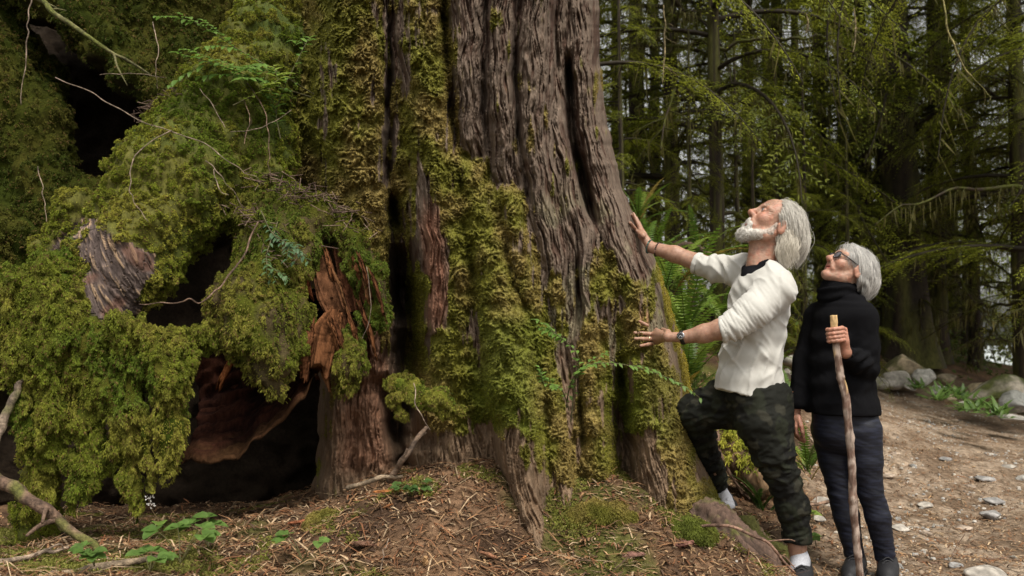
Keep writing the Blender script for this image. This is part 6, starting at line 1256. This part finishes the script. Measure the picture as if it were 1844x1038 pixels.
for i, (px, y0, y1, lab) in enumerate([(1452, 25, 60, 'stubby lichen tuft hanging in the gap above the man'), (1538, 15, 95, 'lichen strand hanging above the woman'), (1195, 10, 150, 'lichen strand dangling right of the giant trunk')]):
    stick('hanging_lichen', [(px, y0, 6), (px+3, (y0+y1)/2, 6), (px-2, y1, 6)], [.005, .009, .004], (.20, .16, .08), lab, 'lichen', seed=30+i, side=5)
# mossy broken log behind the man's legs
lg = thing('mossy_log', 'broken log capped in yellow green moss between the man\'s legs', 'log', at(1390, 895, 4.75))
C = [at(1262, 735, 5.15), at(1300, 785, 5.0), at(1345, 840, 4.85), at(1385, 885, 4.75)]; v, f = tube(C, [.10, .10, .085, .06], 60, 26); N = vnormals(v, f); v = v+N*(.018*(1-2*np.abs(fbm(v*np.array([9, 9, 4]), 4))))[:, None]
mk('wood', v, f, M_WOOD, lg, col=lerp(np.array([.12, .08, .05]), np.array([.32, .21, .12]), sstep(-.3, .4, fbm(v*12, 3))))
f0 = f[0]; cz = vnormals(v, f)[f0].mean(1)[:, 2]; tl = np.repeat(np.linspace(0, 1, 59), 26); o = moss_on('moss', v, f0, lg, 5000, sstep(-.1, .35, cz)*sstep(.85, .6, tl)+1e-6, (.015, .04), .005, 4, .7, 1.2, 61, gain=1.9)
b = MB()
for k in range(14): p = at(1383+rg.normal(0, 6), 883+rg.normal(0, 6), 4.73); d = unit(np.array([.55, -.2, -.55])+rg.normal(0, .16, 3)); V, Fs = tube([p-d*.05, p+d*rg.uniform(.05, .12)], [.012, .002], 5, 5); b.add(V, Fs, np.array([.34, .20, .11])*rg.uniform(.6, 1.2))
b.build('splinters', M_WOOD, lg)
# loose orange and red wood chunks on the mound
for i, (px, py, l, w_, a, col, lab) in enumerate([(700, 890, 55, 12, 5, (.34, .14, .05), 'long orange splinter lying on the mound'), (770, 890, 44, 14, -30, (.36, .22, .12), 'pale split wood chunk on top of the mound'), (690, 920, 40, 9, 40, (.28, .12, .05), 'rust coloured chip below the long splinter'), (540, 945, 44, 14, 15, (.26, .10, .05), 'flat reddish bark slab left of the mound'),
   (735, 975, 36, 9, 35, (.30, .13, .055), 'small orange chip in the litter at the bottom'), (765, 1020, 34, 12, 85, (.42, .26, .13), 'upright light splinter at the bottom edge'), (660, 985, 50, 20, -10, (.16, .09, .06), 'broad dull bark slab in the litter'), (880, 1005, 34, 14, -40, (.24, .12, .07), 'red brown chip near the bottom middle'), (1130, 1005, 60, 22, 6, (.17, .09, .07), 'large red brown bark plate at the lower middle'), (1230, 985, 40, 22, 20, (.17, .085, .065), 'bark plate leaning near the reddish root'),
   (620, 850, 20, 14, 60, (.33, .16, .07), 'sawn looking orange knot on the reddish column'), (1020, 1010, 40, 10, -15, (.36, .20, .10), 'tan chip in the litter below the stub root'), (940, 1015, 26, 8, 70, (.34, .15, .06), 'thin orange chip standing in the litter'), (815, 965, 24, 9, -60, (.38, .24, .14), 'tiny pale chip under the mossy clump')]):
    Y = groundY(px, py) if py != 850 else 3.7; c = at(px, py, Y)+[0, 0, .012]; d = np.array([math.cos(R(a)), -.4*math.sin(R(a)), math.sin(R(a))*.55]); d = unit(d)*l*Y/F/2; k = MB()
    if py == 850: c = at(632, 712, trunkY(632, 712)-.01)
    V, Fs = tube([c-d, c+d*.1, c+d], [.6, 1, .5], 14, 8); ax = unit(d); q = V-c; al = (q@ax)[:, None]*ax; s_ = w_*Y/F/2; V = c+al+(q-al)*np.array([1, 1, .5])*s_*(1+.5*fbm(V*30, 2))[:, None]
    o = mk('wood_chip', V, Fs, M_WOOD, smooth=False, col=lerp(np.array(col)*.7, np.array(col)*1.25, sstep(-.4, .4, fbm(V*40, 2)))); tag(o, lab, 'wood chip', 'loose wood chips on the mound')
# ---------------------------------------------------------------- little plants
def leaf_mesh(p, d, up, L, W, lobes=0, n=7, rg=rng, fold=.15):
    d = unit(d); s = unit(np.cross(d, up)); u = np.cross(s, d); t = np.linspace(0, 1, n); w_ = W*np.sin(np.pi*np.clip(t*.96+.02, 0, 1)**.8)**.8*(1+(.28*np.abs(np.sin(t*np.pi*lobes)) if lobes else 0)); c = p+d*(L*t)[:, None]-u*(.25*L*t*t)[:, None]
    V = np.stack([c-s*w_[:, None]/2+u*(w_*fold)[:, None], c, c+s*w_[:, None]/2+u*(w_*fold)[:, None]], 1).reshape(-1, 3); return V, grid_faces(n, 3)
def herb(px, py, Y, stems, label, seed, size=.07, hgt=.10, name='herb', lobes=3, cols=((.085, .16, .03), (.13, .22, .05))):
    rg = np.random.default_rng(seed); base = at(px, py, Y); t = thing(name, label, 'plant', base, None)
    for i in range(stems):
        a = rg.random()*6.28; tip = base+np.array([math.cos(a)*hgt*.8, math.sin(a)*hgt*.8, hgt*rg.uniform(.6, 1.1)]); v, f = tube([base, (base+tip)/2+[0, 0, .02], tip], [.0022, .0016], 8, 4, cap=False); mk('stem', v, f, M_LEAF, t, col=(.14, .13, .05)); b = MB(); c = lerp(np.array(cols[0]), np.array(cols[1]), rg.random())
        for k in range(3 if lobes else 5): aa = a+(k-1)*1.15 if lobes else a+(k-2)*.8; v, f = leaf_mesh(tip, np.array([math.cos(aa), math.sin(aa), rg.uniform(-.1, .3)]), np.array([0, -.3, 1.]), size*rg.uniform(.7, 1.1), size*.72, lobes, 9, rg); b.add(v, f, c*rg.uniform(.85, 1.15))
        b.build('leaf', M_LEAF, t)
    return t
herb(325, 1015, 3.1, 5, 'leafy foamflower plant with lobed leaves at the lower left of the cave mouth', 1, .06, .11)
herb(375, 985, 3.25, 4, 'bright green lobed plant just right of the foamflower', 2, .06, .09)
herb(270, 1030, 3.0, 4, 'low bright plant at the bottom edge over the peeled stick', 3, .06, .06)
herb(545, 1010, 3.2, 3, 'small green seedling in front of the reddish column', 4, .05, .09)
herb(170, 1020, 3.0, 4, 'low leafy plant left of the peeled stick\'s tip', 5, .05, .06)
herb(740, 900, 3.7, 6, 'small dark leaved plant on the mound beside the splinter', 6, .04, .07, cols=((.06, .12, .03), (.09, .16, .04)))
herb(1470, 985, 4.3, 2, 'yellow green seedling between the man\'s foot and the woman', 7, .06, .05)
herb(1465, 935, 4.7, 2, 'pale round leaved seedling beside the man\'s shin', 8, .06, .03, cols=((.22, .30, .05), (.26, .36, .08)))
# foamflower spike
fs = thing('flower', 'slender stalk with tiny white flowers and one leaf before the dark cave', 'flower', at(298, 972, 3.5)); C = [at(298, 972, 3.5), at(285, 938, 3.5), at(272, 915, 3.5), at(266, 893, 3.5)]; v, f = tube(C, [.002, .0012], 14, 4, cap=False); mk('stalk', v, f, M_LEAF, fs, col=(.16, .11, .05)); b = MB()
for i in range(26): p = at(266+rg.normal(0, 3)+8*rg.random(), 893+24*rg.random(), 3.5); v, f = leaf_mesh(p, rg.normal(size=3), np.array([0, -1., .2]), .009, .006, 0, 5); b.add(v, f, (.75, .72, .68))
b.build('blossoms', M_LEAF, fs); v, f = leaf_mesh(at(286, 940, 3.5), np.array([.3, -.6, .1]), np.array([0, 0, 1.]), .06, .05, 3, 9); mk('leaf', v, f, M_LEAF, fs, col=(.16, .26, .05))
# leafy clumps beside the path
for i, (px, py, lab) in enumerate([(1655, 700, 'short leafy tuft between the boulders at the path edge'), (1705, 712, 'tallest upright leafy plant among the path edge boulders'), (1728, 718, 'leafy plant right of the tallest one'), (1690, 720, 'low broad leafed plant before the tallest one'), (1765, 733, 'leafy plant by the broad mossy boulder'), (1800, 748, 'drooping leafy plant below the broad mossy boulder'), (1745, 740, 'leafy sprig over the light cobble')]):
    Y = 10.3-.02*(py-700)*3; t = thing('leafy_plant', lab, 'plant', at(px, py, Y), 'leafy plants along the far path edge'); b = MB(); b0 = at(px, py, Y)
    for k in range(26): a = rg.random()*6.28; e = rg.uniform(.5, 1.4) if i in (1, 2) else rg.uniform(.2, 1.1); v, f = leaf_mesh(b0+rg.normal(0, .05, 3)*[1, 1, .2], np.array([math.cos(a)*math.cos(e), math.sin(a)*math.cos(e), math.sin(e)]), np.array([.1, -.2, 1.]), rg.uniform(.09, .22), rg.uniform(.025, .045), 0, 7); b.add(v, f, lerp(np.array([.06, .12, .022]), np.array([.12, .20, .045]), rg.random()))
    b.build('leaves', M_LEAF, t)
# huckleberry sprays: thin stems carrying rows of small oval leaves
def spray(name, pts, label, seed, leafL=.028, n=26, col=((.10, .19, .03), (.16, .27, .05)), side=4, cat='sapling'):
    rg = np.random.default_rng(seed); C = spline(np.array([at(*p) for p in pts]), 40); t = thing(name, label, cat, C[0]); v, f = tube(C[::4], [.0035, .0012], 40, 5, cap=False); st = MB(); st.add(v, f, (.10, .09, .04)); lv = MB()
    tw_ = [(C, n)]
    for k in range(side):
        i = rg.integers(8, 34); d = unit(unit(C[min(i+2, 39)]-C[i-2])+rg.normal(0, .55, 3)*np.array([1, .5, .6])); l = np.linalg.norm(C[-1]-C[0])*rg.uniform(.18, .4); c2 = np.stack([C[i]+d*l*u+np.array([0, 0, -.25*l*u*u]) for u in np.linspace(0, 1, 14)]); v, f = tube(c2[::3], [.0018, .0008], 14, 4, cap=False); st.add(v, f, (.10, .10, .04)); tw_.append((c2, max(6, int(l/.018))))
    for c_, m in tw_:
        for k in range(m):
            u = .15+.85*(k+rg.random()*.3)/m; i = min(int(u*(len(c_)-1)), len(c_)-2); T = unit(c_[i+1]-c_[i]); s = unit(np.cross(T, [0, -.35, 1.]))*(1 if k % 2 else -1); L = leafL*rg.uniform(.7, 1.25); v, f = leaf_mesh(c_[i], s+T*.6+rg.normal(0, .15, 3), np.array([0, -.4, 1.]), L, L*.5, 0, 6); lv.add(v, f, lerp(np.array(col[0]), np.array(col[1]), rg.random()))
    st.build('stem', M_TWIG, t); lv.build('leaves', M_LEAF, t); return t
spray('leafy_sapling', [(565, 170, 4.35), (500, 130, 4.2), (430, 90, 4.1), (370, 50, 4.05), (318, 22, 4.0)], 'bright green leafy sprig reaching left from the cedar at the top', 1, .050, 34, side=6)
spray('leafy_sapling', [(560, 175, 4.3), (480, 150, 4.1), (400, 120, 4.0), (310, 92, 3.95)], 'second bright leafy sprig just below the uppermost one', 2, .048, 32, side=6)
spray('leafy_sapling', [(505, 250, 4.1), (500, 190, 4.1), (545, 90, 4.15), (560, 65, 4.2)], 'leafy shoot climbing beside the cedar\'s left edge', 3, .044, 22, side=4)
spray('leafy_sapling', [(420, 190, 4.0), (460, 170, 4.0), (500, 145, 4.05), (520, 130, 4.1)], 'yellow green leafy shoot on the mossy root\'s crown', 8, .044, 22, side=5, col=((.18, .24, .03), (.24, .30, .05)))
spray('leafy_sapling', [(1020, 735, 3.55), (1028, 690, 3.5), (1055, 660, 3.45), (1110, 655, 3.4), (1180, 672, 3.4), (1240, 700, 3.45)], 'thin green sprig stretching across the trunk under the man\'s lower hand', 4, .026, 44, side=3)
spray('leafy_sapling', [(1028, 760, 3.55), (1035, 690, 3.5), (1040, 640, 3.45), (1000, 600, 3.45), (985, 588, 3.45)], 'huckleberry sprig growing on the moss left of the man\'s hands', 5, .030, 26, side=5)
spray('leafy_sapling', [(1025, 740, 3.55), (1010, 700, 3.5), (980, 690, 3.45), (975, 672, 3.45)], 'small huckleberry shoot low on the mossy buttress', 6, .026, 18, side=3)
spray('leafy_sapling', [(470, 380, 3.95), (490, 420, 3.85), (520, 440, 3.8), (545, 455, 3.8)], 'blue green leaflets growing on the stump\'s rim', 7, .030, 18, side=6, col=((.07, .14, .06), (.11, .19, .09)))
spray('leafy_sapling', [(500, 400, 3.9), (480, 470, 3.75), (520, 500, 3.72)], 'small leaf cluster hanging down the stump\'s moss', 9, .026, 14, side=4, col=((.07, .14, .05), (.11, .19, .07)))
# lime green dry moss heaps at the foot of the trunk
for i, (px, py, w_, h_, lab) in enumerate([(1075, 915, 80, 20, 'pale yellow green moss heap under the mossy buttress'), (1230, 945, 60, 18, 'yellow green moss patch on the reddish root\'s upper side'), (590, 930, 40, 20, 'pale moss clump at the foot of the grey brown column')]):
    Y = groundY(px, py)-.03; c = at(px, py, Y); r = w_*Y/F; s = SDF(c-r*1.3, c+r*1.3, max(.008, r/22)); [s.ell(c+np.array([u*r*.6, (k%2-.5)*r*.3, -.02-.03*abs(u)]), [r*(.5-.2*abs(u)), r*.4, h_*Y/F*(.9-.3*abs(u))], .05) for k, u in enumerate((-1, -.55, -.1, .3, .7, 1.05))]; V, Q = s.mesh(); N = vnormals(V, Q); V = V+N*(.02*fbm(V*16, 3))[:, None]
    m_ = mk('moss_clump', V, Q, M_MOSSBASE, col=moss_cols(V, 8)*.7); tag(m_, lab, 'moss', 'moss clumps at the foot of the cedar'); P_, i_, W_ = surface_pts(V, Q, int(6000*r/.1), None, rng); g_ = .95
    v, t_, c_ = tufts(P_, unit(N[Q[i_, 0]]+[0, -.2, .3]), rng.uniform(.008, .022, len(P_)), .0032, moss_cols(P_, 6)*np.array([1.15, .95, 1.7])*g_, 4, .5, 1.2); mm = mk('moss_leaves', v, t_, M_MOSS, m_, col=c_); tag(mm, kind='stuff')
